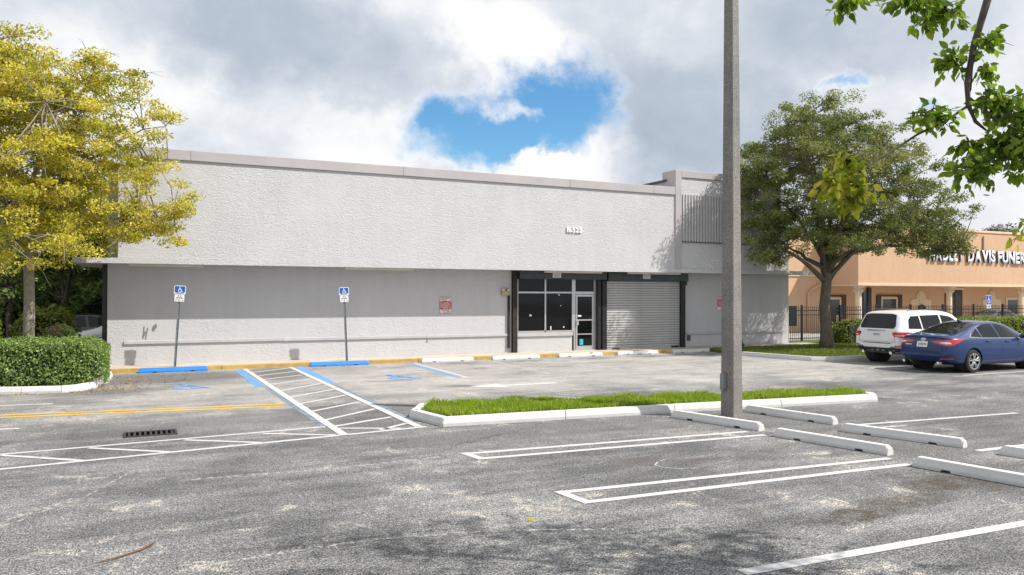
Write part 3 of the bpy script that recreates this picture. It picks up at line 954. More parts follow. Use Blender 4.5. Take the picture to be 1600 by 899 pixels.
# shop window
GY = WALL_Y + 0.04
win = MB()
for (x0, x1, z0, z1) in ((12.44, 12.53, 0.84, 2.80), (13.62, 13.68, 0.90, 2.80), (14.78, 14.86, 0.84, 2.80)):
    win.box(x0, x1, GY - 0.05, GY + 0.05, z0, z1)
for (x0, x1) in ((12.53, 13.62), (13.68, 14.78)):
    win.box(x0, x1, GY - 0.045, GY + 0.045, 2.28, 2.34)
    win.box(x0, x1, GY - 0.045, GY + 0.045, 0.84, 0.90)
wo = win.build('shop_window', 'aluminium', shop)
for (x0, x1) in ((12.53, 13.62), (13.68, 14.78)):
    for (z0, z1) in ((0.90, 2.28), (2.34, 2.80)):
        MB().box(x0 + 0.001, x1 - 0.001, GY - 0.004, GY + 0.004, z0 + 0.001, z1 - 0.001).build('pane', 'shop_glass', wo)
MB().box(12.45, 14.82, WALL_Y - 0.03, WALL_Y + 0.018, 0.70, 0.835).build('sill', 'trim', wo)
st = MB()
for (x, z, s) in ((13.05, 1.47, 0.035), (14.25, 2.22, 0.02), (14.32, 1.82, 0.014), (14.45, 1.02, 0.022)):
    st.box(x - s * 1.3, x + s * 1.3, GY - 0.008, GY - 0.005, z - s, z + s)
st.box(13.88, 13.92, GY - 0.008, GY - 0.005, 0.92, 1.06)
struct(st.build('sticker', 'white_panel', wo), 'stuff')
# glass door
dr = MB()
dr.box(14.862, 14.93, GY - 0.05, GY + 0.05, 0.13, 2.80)
dr.box(15.74, 15.835, GY - 0.05, GY + 0.05, 0.13, 2.80)
dr.box(14.93, 15.74, GY - 0.05, GY + 0.05, 2.25, 2.35)
do = dr.build('shop_door', 'aluminium', shop)
MB().box(14.932, 15.738, GY - 0.004, GY + 0.004, 2.352, 2.799).build('pane', 'shop_glass', do)
lf = MB()
lf.box(14.945, 15.01, GY - 0.06, GY - 0.02, 0.16, 2.235)
lf.box(15.655, 15.725, GY - 0.06, GY - 0.02, 0.16, 2.235)
for z0, z1 in ((0.16, 0.30), (0.72, 0.76), (1.25, 1.30), (2.16, 2.235)):
    lf.box(15.011, 15.654, GY - 0.058, GY - 0.022, z0, z1)
lf.build('leaf', 'aluminium', do)
for z0, z1 in ((0.30, 0.72), (0.76, 1.25), (1.30, 2.16)):
    MB().box(15.012, 15.653, GY - 0.043, GY - 0.036, z0 + 0.001, z1 - 0.001).build('pane', 'shop_glass', do)
MB().box(14.955, 15.04, GY - 0.10, GY - 0.061, 1.08, 1.26).build('lock_plate', 'aluminium', do)
MB().box(15.02, 15.16, GY - 0.09, GY - 0.061, 1.40, 1.46).build('handle', 'white_panel', do)
MB().box(14.86, 15.85, 25.50, GY - 0.062, 0.131, 0.155).build('threshold', 'trim', do)
for z0, z1 in ((0.34, 0.42), (0.43, 0.50), (0.51, 0.55)):
    MB().box(15.12, 15.27, GY - 0.047, GY - 0.0435, z0, z1).build('sticker', 'cyan', do)

# emergency twin lamp
em = thing('wall_lamp', 'yellowed twin-head security lamp on the grey wall left of the shop windows', 'lamp', (11.98, WALL_Y - 0.06, 2.22))
MB().box(11.84, 12.10, WALL_Y - 0.11, WALL_Y - 0.005, 2.20, 2.36).build('lamp_box', 'beige_plastic', em, bevel=0.012)
for s in (-1, 1):
    c = Vector((11.97 + s * 0.09, WALL_Y - 0.10, 2.42))
    hd = MB().tube([c + Vector((0, 0.06, 0.01)), c + Vector((0, 0.02, 0)), c + Vector((s * 0.01, -0.05, -0.02))], [0.03, 0.055, 0.062], 12).build('lamp_head', 'beige_plastic', em)
    MB().tube([c + Vector((s * 0.01, -0.052, -0.02)), c + Vector((s * 0.012, -0.058, -0.022))], [0.055, 0.05], 12).build('lens', 'lens', hd)
    MB().tube([(11.97 + s * 0.09, WALL_Y - 0.08, 2.355), (11.97 + s * 0.09, WALL_Y - 0.08, 2.40)], 0.012, 6).build('bracket', 'galv', em)


# red and white parking notices (small print cannot be read in the photograph)
def notice(x0, z0, label):
    n = thing('notice_sign', label, 'sign', (x0 + 0.23, WALL_Y - 0.01, z0), 'red and white notices on the shop wall')
    MB().box(x0, x0 + 0.46, WALL_Y - 0.016, WALL_Y - 0.008, z0, z0 + 0.58).build('plate', 'white_panel', n)
    MB().box(x0 + 0.02, x0 + 0.44, WALL_Y - 0.019, WALL_Y - 0.0165, z0 + 0.15, z0 + 0.45).build('red_field', 'sign_red', n)
    rd, wh = MB(), MB()
    r = random.Random(3)
    def row(m, z, h, y, n_, p=0.85):
        xa = x0 + 0.04
        while xa < x0 + 0.41:
            w_ = r.uniform(0.018, 0.05)
            if r.random() < p:
                m.box(xa, min(xa + w_, x0 + 0.43), WALL_Y - y, WALL_Y - y + 0.002, z, z + h)
            xa += w_ + 0.012
    for z, h in ((0.525, 0.03), (0.475, 0.028), (0.11, 0.024), (0.065, 0.024), (0.025, 0.02)):
        row(rd, z0 + z, h, 0.0185, 0)
    for i in range(7):
        row(wh, z0 + 0.17 + i * 0.04, 0.018, 0.0215, 0, 0.75)
    struct(rd.build('red_print', 'sign_red', n), 'stuff')
    struct(wh.build('white_print', 'white_panel', n), 'stuff')
    ed = MB()
    for (a, b, c, d) in ((0, 0.46, 0, 0.012), (0, 0.46, 0.568, 0.58), (0, 0.012, 0.012, 0.568), (0.448, 0.46, 0.012, 0.568)):
        ed.box(x0 + a, x0 + b, WALL_Y - 0.0185, WALL_Y - 0.0165, z0 + c, z0 + d)
    ed.build('red_border', 'sign_red', n)


notice(9.48, 1.56, 'red and white parking notice on the wall between the blue sign and the windows')
notice(21.70, 1.60, 'red and white parking notice mostly hidden by the concrete pole')


# ------------------------------------------------------------------ accessible parking signs
def parking_sign(base, top, label, flip):
    b, t_ = Vector(base), Vector(top)
    s = thing('parking_sign', label, 'sign', base, 'blue accessible parking signs')
    d = (t_ - b).normalized()
    side = Vector((1, 0, 0)) - d * d.x
    side.normalize()
    nrm = d.cross(side) * -1
    if nrm.y > 0:
        nrm = -nrm
    # U-channel post
    m = MB()
    for (u0, u1, n0, n1) in ((-0.028, 0.028, -0.006, 0.0), (-0.034, -0.0285, 0.0, 0.022), (0.0285, 0.034, 0.0, 0.022)):
        P = []
        for q, e in ((b, 0), (t_ - d * 0.04, 0)):
            for (u, n) in ((u0, n0), (u1, n0), (u1, n1), (u0, n1)):
                P.append(q + side * u + nrm * n)
        m.add(P, [(0, 3, 2, 1), (4, 5, 6, 7), (0, 1, 5, 4), (1, 2, 6, 5), (2, 3, 7, 6), (3, 0, 4, 7)])
    m.build('post', 'galv', s)

    def plate(u0, u1, v0, v1, n0, n1, round_=0.03):
        c = []
        for (cu, cv, a0) in ((u1 - round_, v1 - round_, 0), (u0 + round_, v1 - round_, 90), (u0 + round_, v0 + round_, 180), (u1 - round_, v0 + round_, 270)):
            for k in range(4):
                a = math.radians(a0 + 30 * k)
                c.append((cu + round_ * math.cos(a), cv + round_ * math.sin(a)))
        n = len(c)
        P = [t_ + side * u + d * v + nrm * n1 for u, v in c] + [t_ + side * u + d * v + nrm * n0 for u, v in c]
        return MB().add(P, [tuple(range(n)), tuple(range(2 * n - 1, n - 1, -1))] + [((i + 1) % n, i, n + i, n + (i + 1) % n) for i in range(n)])
    plate(-0.155, 0.155, -0.25, 0.0, 0.024, 0.028).build('plate', 'white_panel', s)
    bf = plate(-0.138, 0.138, -0.20, -0.017, 0.0285, 0.031, 0.02).build('blue_field', 'sign_blue', s)
    isa_mesh(lambda u, v, h: t_ + side * (u * 0.15 + 0.0) + d * (-0.105 + v * 0.155) + nrm * (0.0325 + h), 0.0002).build('wheelchair_symbol', 'white_panel', bf)
    pr = MB()
    for z, w_ in ((-0.225, 0.11),):
        for k in range(6):
            u = -w_ + k * (2 * w_ / 6)
            pr.add([t_ + side * a + d * e + nrm * 0.0300 for a, e in ((u, z - 0.010), (u + w_ / 4, z - 0.010), (u + w_ / 4, z + 0.012), (u, z + 0.012))], [(0, 1, 2, 3)])
    struct(pr.build('blue_print', 'sign_blue', s), 'stuff')
    plate(-0.13, 0.13, -0.46, -0.262, 0.024, 0.028, 0.02).build('plate', 'white_panel', s)
    pr = MB()
    for z, ws in ((-0.30, ((-0.05, -0.01), (0.01, 0.05))), (-0.355, ((-0.09, -0.03), (-0.02, 0.03), (0.04, 0.09))), (-0.415, ((-0.10, -0.07), (-0.03, 0.02), (0.07, 0.10)))):
        for u0, u1 in ws:
            pr.add([t_ + side * a + d * e + nrm * 0.0300 for a, e in ((u0, z - 0.014), (u1, z - 0.014), (u1, z + 0.014), (u0, z + 0.014))], [(0, 1, 2, 3)])
    struct(pr.build('print', 'print_dark', s), 'stuff')


parking_sign((1.02, 24.62, 0.12), (1.15, 24.60, 2.47), 'blue and white accessible parking sign on a leaning post near the hedge', 0)
parking_sign((6.02, 24.60, 0.12), (5.90, 24.56, 2.45), 'blue and white accessible parking sign on a post right of the striped aisle', 0)

# ------------------------------------------------------------------ concrete pole
pole = thing('concrete_pole', 'tall square concrete pole rising out of the picture beside the grass island', 'pole', (9.86, 11.22, 0))
cx, cy = 9.86, 11.22


def pole_ring(z):
    s = 0.143 - 0.0062 * z
    c = s * 0.90
    ca_, sa_ = math.cos(0.22), math.sin(0.22)
    return [(cx + a * ca_ - b * sa_, cy + a * sa_ + b * ca_, z) for a, b in ((-c, -s), (c, -s), (s, -c), (s, c), (c, s), (-c, s), (-s, c), (-s, -c))]


pm = MB()
zs = [-0.1] + [0.5 * k for k in range(1, 17)]
for i in range(len(zs) - 1):
    pm.add(pole_ring(zs[i]) + pole_ring(zs[i + 1]), [(k, (k + 1) % 8, 8 + (k + 1) % 8, 8 + k) for k in range(8)])
pm.add(pole_ring(zs[-1]), [tuple(range(8))])
pm.build('shaft', 'pole', pole)
MB().box(cx - 0.235, cx - 0.143, cy - 0.03, cy + 0.05, 0.50, 0.80).build('junction_box', 'galv', pole, bevel=0.01)
MB().prism([(cx - 0.11, cy - 0.11), (cx + 0.11, cy - 0.11), (cx + 0.11, cy + 0.11), (cx - 0.11, cy + 0.11)], zs[-1] + 0.002, zs[-1] + 0.05).build('cap', 'galv', pole)

# little dark standpipe by the lawn kerb
sp = thing('standpipe', 'short dark green standpipe cap on the lawn behind the pole', 'standpipe', (20.7, 23.0, 0.12))
MB().lathe([(0.07, 0.10), (0.07, 0.30), (0.10, 0.31), (0.10, 0.40), (0.06, 0.44), (0.03, 0.5)], 20.7, 23.0, 12).build('pipe', 'dark_green', sp)
MB().lathe([(0.115, 0.33), (0.115, 0.36)], 20.7, 23.0, 6).build('collar', 'dark_green', sp)


# ------------------------------------------------------------------ vegetation helpers
M['leaf_yellow'] = leaf_mat('yellow_green_leaves', [(0.0, (0.11, 0.16, 0.03)), (0.35, (0.30, 0.32, 0.04)), (0.7, (0.56, 0.50, 0.045)), (1.0, (0.72, 0.62, 0.13))], 0.42)
M['leaf_oak'] = leaf_mat('oak_leaves', [(0.0, (0.08, 0.115, 0.035)), (0.5, (0.20, 0.235, 0.07)), (0.85, (0.33, 0.345, 0.11)), (1.0, (0.36, 0.31, 0.12))], 0.32)
M['leaf_hedge'] = leaf_mat('hedge_leaves', [(0.0, (0.075, 0.135, 0.04)), (0.5, (0.20, 0.31, 0.08)), (1.0, (0.37, 0.46, 0.14))], 0.33, 0.4)
M['leaf_lime'] = leaf_mat('lime_hedge_leaves', [(0.0, (0.05, 0.09, 0.015)), (0.5, (0.16, 0.22, 0.03)), (1.0, (0.36, 0.37, 0.06))], 0.3, 0.45)
M['leaf_dark'] = leaf_mat('dark_tree_leaves', [(0.0, (0.03, 0.05, 0.016)), (0.6, (0.085, 0.13, 0.036)), (1.0, (0.22, 0.26, 0.075))], 0.25)
M['leaf_far'] = leaf_mat('far_tree_leaves', [(0.0, (0.05, 0.065, 0.045)), (0.6, (0.10, 0.125, 0.08)), (1.0, (0.17, 0.19, 0.11))], 0.2)
M['leaf_near'] = leaf_mat('glossy_broad_leaves', [(0.0, (0.10, 0.19, 0.025)), (0.45, (0.25, 0.38, 0.04)), (0.8, (0.48, 0.54, 0.05)), (1.0, (0.66, 0.48, 0.06))], 0.6, 0.35)
M['leaf_lime_near'] = leaf_mat('young_lime_leaves', [(0.0, (0.18, 0.26, 0.02)), (0.5, (0.42, 0.47, 0.035)), (1.0, (0.66, 0.56, 0.08))], 0.5, 0.35)
M['grass'] = leaf_mat('grass_blades', [(0.0, (0.17, 0.27, 0.02)), (0.5, (0.30, 0.44, 0.035)), (0.9, (0.42, 0.52, 0.07)), (1.0, (0.42, 0.36, 0.14))], 0.35, 0.5)
M['lawn_grass'] = leaf_mat('lawn_blades', [(0.0, (0.09, 0.14, 0.02)), (0.6, (0.17, 0.24, 0.035)), (1.0, (0.30, 0.27, 0.09))], 0.3, 0.6)
M['dead_leaf'] = leaf_mat('dead_leaves', [(0.0, (0.16, 0.09, 0.04)), (0.6, (0.34, 0.21, 0.09)), (1.0, (0.46, 0.34, 0.18))], 0.1, 0.7)
M['flower'] = leaf_mat('magenta_bracts', [(0.0, (0.30, 0.03, 0.16)), (1.0, (0.55, 0.10, 0.32))], 0.3)
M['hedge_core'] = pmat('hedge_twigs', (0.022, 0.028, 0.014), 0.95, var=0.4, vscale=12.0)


def quad_soup(name, V, tint, parent, mat, corners=4, smooth=False):
    """V: (n, corners, 3) world coordinates; one polygon each, with its own tint"""
    n = len(V)
    org = np.array(ORG.get(parent.name, (0, 0, 0)) if parent else (0, 0, 0))
    me = bpy.data.meshes.new(name)
    me.vertices.add(n * corners)
    me.vertices.foreach_set('co', (V - org).reshape(-1).astype(np.float32))
    me.loops.add(n * corners)
    me.loops.foreach_set('vertex_index', np.arange(n * corners, dtype=np.int32))
    me.polygons.add(n)
    me.polygons.foreach_set('loop_start', np.arange(0, n * corners, corners, dtype=np.int32))
    me.polygons.foreach_set('loop_total', np.full(n, corners, dtype=np.int32))
    a = me.attributes.new('tint', 'FLOAT', 'POINT')
    a.data.foreach_set('value', np.repeat(np.clip(tint, 0, 1), corners).astype(np.float32))
    me.update()
    me.validate()
    return finish(me, name, mat, parent)


def unit(a):
    return a / np.maximum(np.linalg.norm(a, axis=1, keepdims=True), 1e-6)


def leaf_quads(C, size, rng, up=0.4, aspect=0.5, out=None, out_w=0.0):
    n = len(C)
    nr = rng.normal(size=(n, 3))
    nr[:, 2] += up
    if out is not None:
        nr += out * out_w
    nr = unit(nr)
    t = unit(np.cross(nr, rng.normal(size=(n, 3))))
    b = np.cross(nr, t)
    s = (np.asarray(size) * rng.uniform(0.7, 1.25, n))[:, None]
    curl = nr * s * rng.uniform(-0.12, 0.12, (n, 1))
    return np.stack([C - t * s * 0.5, C + b * s * aspect * 0.5 + curl, C + t * s * 0.5, C - b * s * aspect * 0.5 + curl], axis=1)


def crown_clumps(ells, n, rng, shell=2.0):
    w = np.array([e[6] if len(e) > 6 else e[3] * e[4] * e[5] for e in ells], float)
    idx = rng.choice(len(ells), n, p=w / w.sum())
    d = unit(rng.normal(size=(n, 3)))
    r = rng.uniform(0, 1, n) ** (1 / shell)
    E = np.array([e[:6] for e in ells])[idx]
    return E[:, :3] + d * r[:, None] * E[:, 3:6], d


def tree(name, label, cat, base, fork_z, ells, n_clumps, per, spread, leaf, mat, bark, r0, seed, lean=(0, 0), limbs=8, shell=2.0, keep=None, group=None, flat=0.7, twig_r=0.012, mean=0.5, trunk_bend=0.08, aspect=0.5, bare=0):
    rng = np.random.default_rng(seed)
    t = thing(name, label, cat, base, group)
    base = np.array(base, float)
    fork = base + np.array([lean[0], lean[1], fork_z - base[2]])
    C, _ = crown_clumps(ells, n_clumps, rng, shell)
    if keep is not None:
        C = C[keep(C)]
    # trunk
    pts, rad = [], []
    for k in range(9):
        q = k / 8
        p = base + (fork - base) * q + np.array([math.sin(q * 5 + seed) * trunk_bend, math.cos(q * 4 + seed) * trunk_bend, 0]) * (1 - abs(2 * q - 1)) - (np.array([0, 0, 0.1]) if k == 0 else 0)
        pts.append(tuple(p))
        rad.append(r0 * (1.35 if k == 0 else 1.12 if k == 1 else 1.0) * (1 - 0.28 * q))
    MB().tube(pts, rad, 12).build('trunk', bark, t, smooth=True)
    # limbs towards spread-out targets
    tg = [C[rng.integers(len(C))]]
    while len(tg) < limbs:
        dist = np.min([np.linalg.norm(C - q, axis=1) for q in tg], axis=0)
        tg.append(C[np.argmax(dist * rng.uniform(0.7, 1.0, len(C)))])
    mb = MB()
    S, SR = [], []
    trunk_top = [np.array(p) for p in pts[-4:]]
    for q in tg:
        s = trunk_top[rng.integers(1, 4)]
        v = q - s
        mid = s + v * 0.45 + np.array([0, 0, 0.16 * np.linalg.norm(v)]) + rng.normal(size=3) * 0.12
        e = s + v * 0.93
        P, R = [], []
        for k in range(9):
            u = k / 8
            p = (1 - u) ** 2 * s + 2 * u * (1 - u) * mid + u * u * e + rng.normal(size=3) * 0.035 * (k > 0)
            P.append(tuple(p))
            R.append(max(0.012, r0 * 0.44 * (1 - u) ** 1.1 + 0.010))
            if k >= 2:
                S.append(p)
                SR.append(R[-1])
        mb.tube(P, R, 7)
    S = np.array(S)
    for c in C:
        d = np.linalg.norm(S - c, axis=1)
        j = int(np.argmin(d))
        s = S[j]
        m_ = (s + c) / 2 + np.array([0, 0, 0.07 * d[j]]) + rng.normal(size=3) * 0.05
        mb.tube([tuple(s), tuple(m_), tuple(c)], [min(SR[j] * 0.6, twig_r * 2.2), twig_r * 1.3, twig_r * 0.5], 4, False)
    mb.build('limbs', bark, t, smooth=True)
    # leaves in clumps
    nl = len(C) * per
    ci = np.repeat(np.arange(len(C)), per)
    clump_s = rng.uniform(0.7, 1.3, len(C))[ci][:, None]
    off = unit(rng.normal(size=(nl, 3))) * (rng.uniform(0, 1, (nl, 1)) ** 0.45) * spread * clump_s
    off[:, 2] *= flat
    L = C[ci] + off
    tint = mean + rng.normal(size=len(C))[ci] * 0.17 + rng.normal(size=nl) * 0.16
    if keep is not None:
        k_ = keep(L)
        L, tint = L[k_], tint[k_]
    cr = quad_soup('crown', leaf_quads(L, np.full(len(L), leaf), rng, 0.5, aspect), tint, t, mat)
    if bare:
        bt = MB()
        for k in range(bare):
            c = C[rng.integers(len(C))]
            dr = unit(rng.normal(size=(1, 3)) * np.array([1, 1, 0.5]))[0]
            L_ = rng.uniform(0.4, 1.0)
            p1 = c + dr * L_ * 0.5 + np.array([0, 0, 0.05])
            p2 = c + dr * L_ + np.array([0, 0, -0.12 * L_])
            bt.tube([tuple(c), tuple(p1), tuple(p2)], [0.010, 0.007, 0.003], 3, False)
            p3 = p1 + unit(rng.normal(size=(1, 3)) + dr * 1.2)[0] * 0.3
            bt.tube([tuple(p1), tuple(p3)], [0.006, 0.002], 3, False)
        struct(bt.build('bare_twigs', 'bare_twig', t), 'stuff')
    return t


def hedge(name, label, box, n, leaf, mat, seed, group=None, cat='hedge', bumps=0.07, mean=0.5, power=7.0):
    rng = np.random.default_rng(seed)
    x0, x1, y0, y1, z0, z1 = box
    t = thing(name, label, cat, ((x0 + x1) / 2, (y0 + y1) / 2, z0), group)
    c = np.array([(x0 + x1) / 2, (y0 + y1) / 2, (z0 + z1) / 2])
    h = np.array([(x1 - x0) / 2, (y1 - y0) / 2, (z1 - z0) / 2])
    A = np.array([h[1] * h[2], h[1] * h[2], h[0] * h[2], h[0] * h[2], h[0] * h[1]])
    fi = rng.choice(5, n, p=A / A.sum())
    q = rng.uniform(-1, 1, (n, 3))
    for i, (ax, s) in enumerate(((0, -1), (0, 1), (1, -1), (1, 1), (2, 1))):
        q[fi == i, ax] = s
    q2 = q.copy()
    q2[:, 2] = np.maximum(q2[:, 2], 0)
    q = q / np.sum(np.abs(q2) ** power, axis=1, keepdims=True) ** (1 / power)
    q[:, 2] = np.clip(q[:, 2], -1, 1)
    nrm = unit(np.sign(q) * np.abs(q) ** (power - 1) / h)
    p = c + q * h
    wob = np.sin(p[:, 0] * 4.1 + 1.3 * np.sin(p[:, 2] * 5)) * np.sin(p[:, 1] * 3.7 + 0.8) * 0.6 + np.sin(p[:, 0] * 9.3 + p[:, 1] * 7.7 + p[:, 2] * 8.1) * 0.4
    p = p + nrm * (wob * bumps - rng.exponential(0.05, n))[:, None] + rng.normal(size=(n, 3)) * 0.02
    p[:, 2] = np.maximum(p[:, 2], z0 + 0.02)
    tint = mean + wob * 0.12 + rng.normal(size=n) * 0.2
    quad_soup('foliage', leaf_quads(p, np.full(n, leaf), rng, 0.3, 0.6, nrm, 0.9), tint, t, mat)
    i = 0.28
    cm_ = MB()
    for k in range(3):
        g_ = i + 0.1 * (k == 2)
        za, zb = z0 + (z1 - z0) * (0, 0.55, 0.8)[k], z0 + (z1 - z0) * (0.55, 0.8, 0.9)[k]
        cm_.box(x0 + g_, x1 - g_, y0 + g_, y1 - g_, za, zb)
    cm_.build('inner_twigs', 'hedge_core', t)  # solid near-black boxes filling the inside of the hedge
    return t


def grass(name, label, polys, z, n, h, w, mat, seed, parent=None):
    rng = np.random.default_rng(seed)
    poly = np.array(polys)
    mn, mx = poly.min(0), poly.max(0)
    P = rng.uniform(mn, mx, (n * 3, 2))
    ins = np.zeros(len(P), bool)
    j = len(poly) - 1
    for i in range(len(poly)):
        xi, yi = poly[i]
        xj, yj = poly[j]
        c = ((yi > P[:, 1]) != (yj > P[:, 1])) & (P[:, 0] < (xj - xi) * (P[:, 1] - yi) / (yj - yi + 1e-9) + xi)
        ins ^= c
        j = i
    P = P[ins][:n]
    n = len(P)
    a = rng.uniform(0, 2 * math.pi, n)
    tuft = 0.75 + 0.25 * np.sin(P[:, 0] * 2.3 + np.sin(P[:, 1] * 3.1)) * np.sin(P[:, 1] * 4.7 + 1.1) + 0.12 * np.sin(P[:, 0] * 7.9)
    H = h * rng.uniform(0.55, 1.25, n) * tuft
    B = np.column_stack([P, np.full(n, z)])
    side = np.column_stack([np.cos(a), np.sin(a), np.zeros(n)]) * (w / 2)
    la = rng.uniform(0, 2 * math.pi, n)
    ln = np.column_stack([np.cos(la), np.sin(la), np.zeros(n)]) * (H * rng.uniform(0.1, 0.75, n))[:, None]
    m = B + ln * 0.35 + np.column_stack([np.zeros(n), np.zeros(n), H * 0.6])
    tip = B + ln + np.column_stack([np.zeros(n), np.zeros(n), H])
    V = np.stack([B - side, B + side, m + side * 0.7, tip, m - side * 0.7], axis=1)
    ob = quad_soup(name, V, 0.5 + rng.normal(size=n) * 0.2 + (tuft - 0.75) * 0.4 + 0.5 * (rng.uniform(0, 1, n) < 0.06) + 0.45 * np.clip(np.sin(P[:, 0] * 1.7 + 2.0) * np.sin(P[:, 1] * 2.9 + P[:, 0]) - 0.45, 0, 1), parent, mat, 5)
    ob['kind'] = 'stuff'
    if label:
        tag(ob, label, 'grass')
    return ob


# ------------------------------------------------------------------ planting
grass('island_grass', 'bright green unmown grass filling the white kerbed island', [(4.68, 13.5), (4.86, 12.58), (9.2, 12.22), (13.9, 11.7), (14.0, 11.8), (13.95, 12.2), (13.2, 12.5), (9.2, 13.25), (6.2, 13.95), (5.05, 14.1)], 0.12, 34000, 0.145, 0.014, 'grass', 11)
grass('lawn_grass', 'short sunlit grass round the oak trunk', [(20.45, 22.4), (20.9, 19.6), (22.4, 19.4), (34.0, 19.4), (34.0, 24.6), (20.45, 24.6)], 0.118, 34000, 0.07, 0.022, 'lawn_grass', 12)

hedge('clipped_hedge', 'dense clipped green hedge inside the white kerb beside the shop corner', (-7.5, -0.62, 20.75, 23.1, 0.1, 1.12), 42000, 0.062, 'leaf_hedge', 21)
hedge('yellow_hedge', 'sunlit yellowish hedge behind the palm-like trunk at the left edge', (-9.5, -3.55, 26.2, 27.8, 0.1, 1.75), 9000, 0.09, 'leaf_lime', 22, mean=0.4)
hedge('boundary_hedge', 'lime green hedge along the black fence behind the parked cars', (27.6, 46.0, 24.0, 25.6, 0.1, 1.12), 42000, 0.085, 'leaf_lime', 23, mean=0.55, bumps=0.12)

YB = (-2.42, 22.85, 0.1)
tree('yellow_tree', 'large yellow-leaved tree overhanging the left end of the shop', 'tree', YB, 4.2,
     [(-3.6, 22.3, 5.9, 3.3, 2.7, 2.6), (-1.6, 22.6, 6.4, 2.6, 1.9, 2.1, 14), (-0.7, 22.6, 4.6, 2.1, 1.5, 1.5, 6), (0.25, 22.7, 4.1, 1.25, 0.9, 0.8, 1.7), (-2.8, 22.6, 7.6, 2.4, 1.8, 1.1, 5), (-3.2, 22.2, 3.5, 2.6, 1.6, 0.8, 4), (-6.0, 22.2, 5.4, 2.4, 2.2, 2.6, 10), (-2.6, 21.4, 3.9, 2.4, 1.2, 1.0, 3)],
     860, 165, 0.34, 0.08, 'leaf_yellow', 'pale_bark', 0.14, 31, limbs=15, shell=2.6, flat=0.5, twig_r=0.012, mean=0.70, trunk_bend=0.02, bare=240,
     keep=lambda P: (P[:, 1] < 24.55) & (P[:, 2] > 2.45))

OB = (24.85, 22.75, 0.1)
tree('oak_tree', 'round-crowned live oak on the lawn in front of the shop end', 'tree', OB, 3.6,
     [(25.0, 22.4, 6.7, 4.3, 3.6, 2.6), (24.7, 22.6, 8.5, 2.6, 2.3, 1.9, 14), (22.4, 23.2, 4.6, 1.7, 1.1, 1.5, 6), (28.4, 21.0, 5.3, 1.9, 1.7, 1.6, 7), (25.2, 21.6, 4.6, 3.0, 2.4, 1.0, 8), (21.9, 23.2, 7.1, 1.5, 1.2, 1.2, 3.5), (28.9, 20.8, 4.3, 1.2, 1.1, 0.75, 3.0)],
     820, 165, 0.37, 0.095, 'leaf_oak', 'bark', 0.24, 41, limbs=16, shell=2.2, flat=0.62, twig_r=0.012, mean=0.45, lean=(0.1, 0.05), trunk_bend=0.12,
     keep=lambda P: ((P[:, 1] < 24.6) | (P[:, 0] > 26.3)) & (P[:, 2] > 2.7))

# trees closing the view past the left end of the shop
for i, (b, fz, ells, nc, lab) in enumerate((
        ((-6.5, 34.0, 0.0), 2.2, [(-6.5, 34, 4.2, 3.0, 2.4, 2.8)], 130, 'dark evergreen tree behind the yellow tree, nearest the left edge'),
        ((-2.6, 36.5, 0.0), 2.0, [(-2.6, 36.5, 4.3, 2.6, 2.2, 2.9)], 130, 'dark evergreen tree seen between the palm-like trunk and the shop corner'),
        ((-5.0, 41.0, 0.0), 2.4, [(-5.0, 41, 5.0, 3.4, 2.6, 3.6)], 140, 'tall dark tree farthest back beyond the left end of the shop'),
        ((-1.2, 40.5, 0.0), 2.0, [(-1.6, 40.5, 4.4, 2.8, 2.2, 3.4)], 140, 'dark tree half hidden behind the shop corner'),
        ((-10.5, 33.0, 0.0), 2.4, [(-10.5, 33, 4.6, 3.4, 2.6, 3.2)], 120, 'dark leafy tree standing beyond the left edge of the picture'))):
    tree('background_tree', lab, 'tree', b, fz, ells, nc, 90, 0.62, 0.20, ('leaf_dark', 'leaf_hedge', 'leaf_hedge', 'leaf_dark', 'leaf_dark')[i], 'bark', 0.16, 51 + i, limbs=7, shell=1.8, mean=0.45, group='dark trees beyond the shop corner')

# lower growth between the trunks
hedge('back_hedge', 'tall dark hedge closing the view under the trees left of the shop', (-14.0, -0.2, 43.0, 44.6, 0.0, 3.4), 9000, 0.24, 'leaf_hedge', 60, bumps=0.35, mean=0.5)
hedge('wild_shrub', 'loose green shrub under the trees left of the shop corner', (-3.3, -1.75, 27.6, 29.2, 0.0, 1.75), 4200, 0.10, 'leaf_lime', 61, cat='shrub', bumps=0.2, power=3.0, mean=0.6)
fl = hedge('flowering_shrub', 'small shrub with magenta flowers behind the clipped hedge', (-2.25, -1.55, 24.2, 24.9, 0.1, 1.35), 2600, 0.075, 'leaf_hedge', 62, cat='shrub', bumps=0.12, power=3.0, mean=0.55)
r_ = np.random.default_rng(63)
fc = np.array([-1.93, 24.15, 1.22]) + r_.normal(size=(60, 3)) * np.array([0.09, 0.05, 0.09])
struct(quad_soup('flowers', leaf_quads(fc, np.full(60, 0.055), r_, 0.2, 0.8), r_.uniform(0, 1, 60), fl, 'flower'), 'stuff')

# far trees above the neighbouring roof
for i, (x, y, h_, r) in enumerate(((74, 57, 8.2, 4.0), (80, 52, 9.0, 4.6), (88, 56, 9.8, 4.6), (95, 50, 10.6, 5.0), (66, 62, 8.2, 4.2))):
    tree('far_tree', ['grey-green tree above the funeral home roof, second from the left', 'grey-green tree above the funeral home roof, just right of the roof floodlight', 'tall grey-green tree above the funeral home roof at the right edge',
                      'grey-green tree beyond the right edge of the picture', 'grey-green tree above the funeral home roof, nearest the oak'][i], 'tree', (x, y, 0), 3.0,
         [(x, y, h_ * 0.66, r, r * 0.9, h_ * 0.34)], 150, 75, 0.95, 0.32, 'leaf_far', 'bark', 0.2, 71 + i, limbs=7, shell=2.0, mean=0.5, group='trees beyond the funeral home')


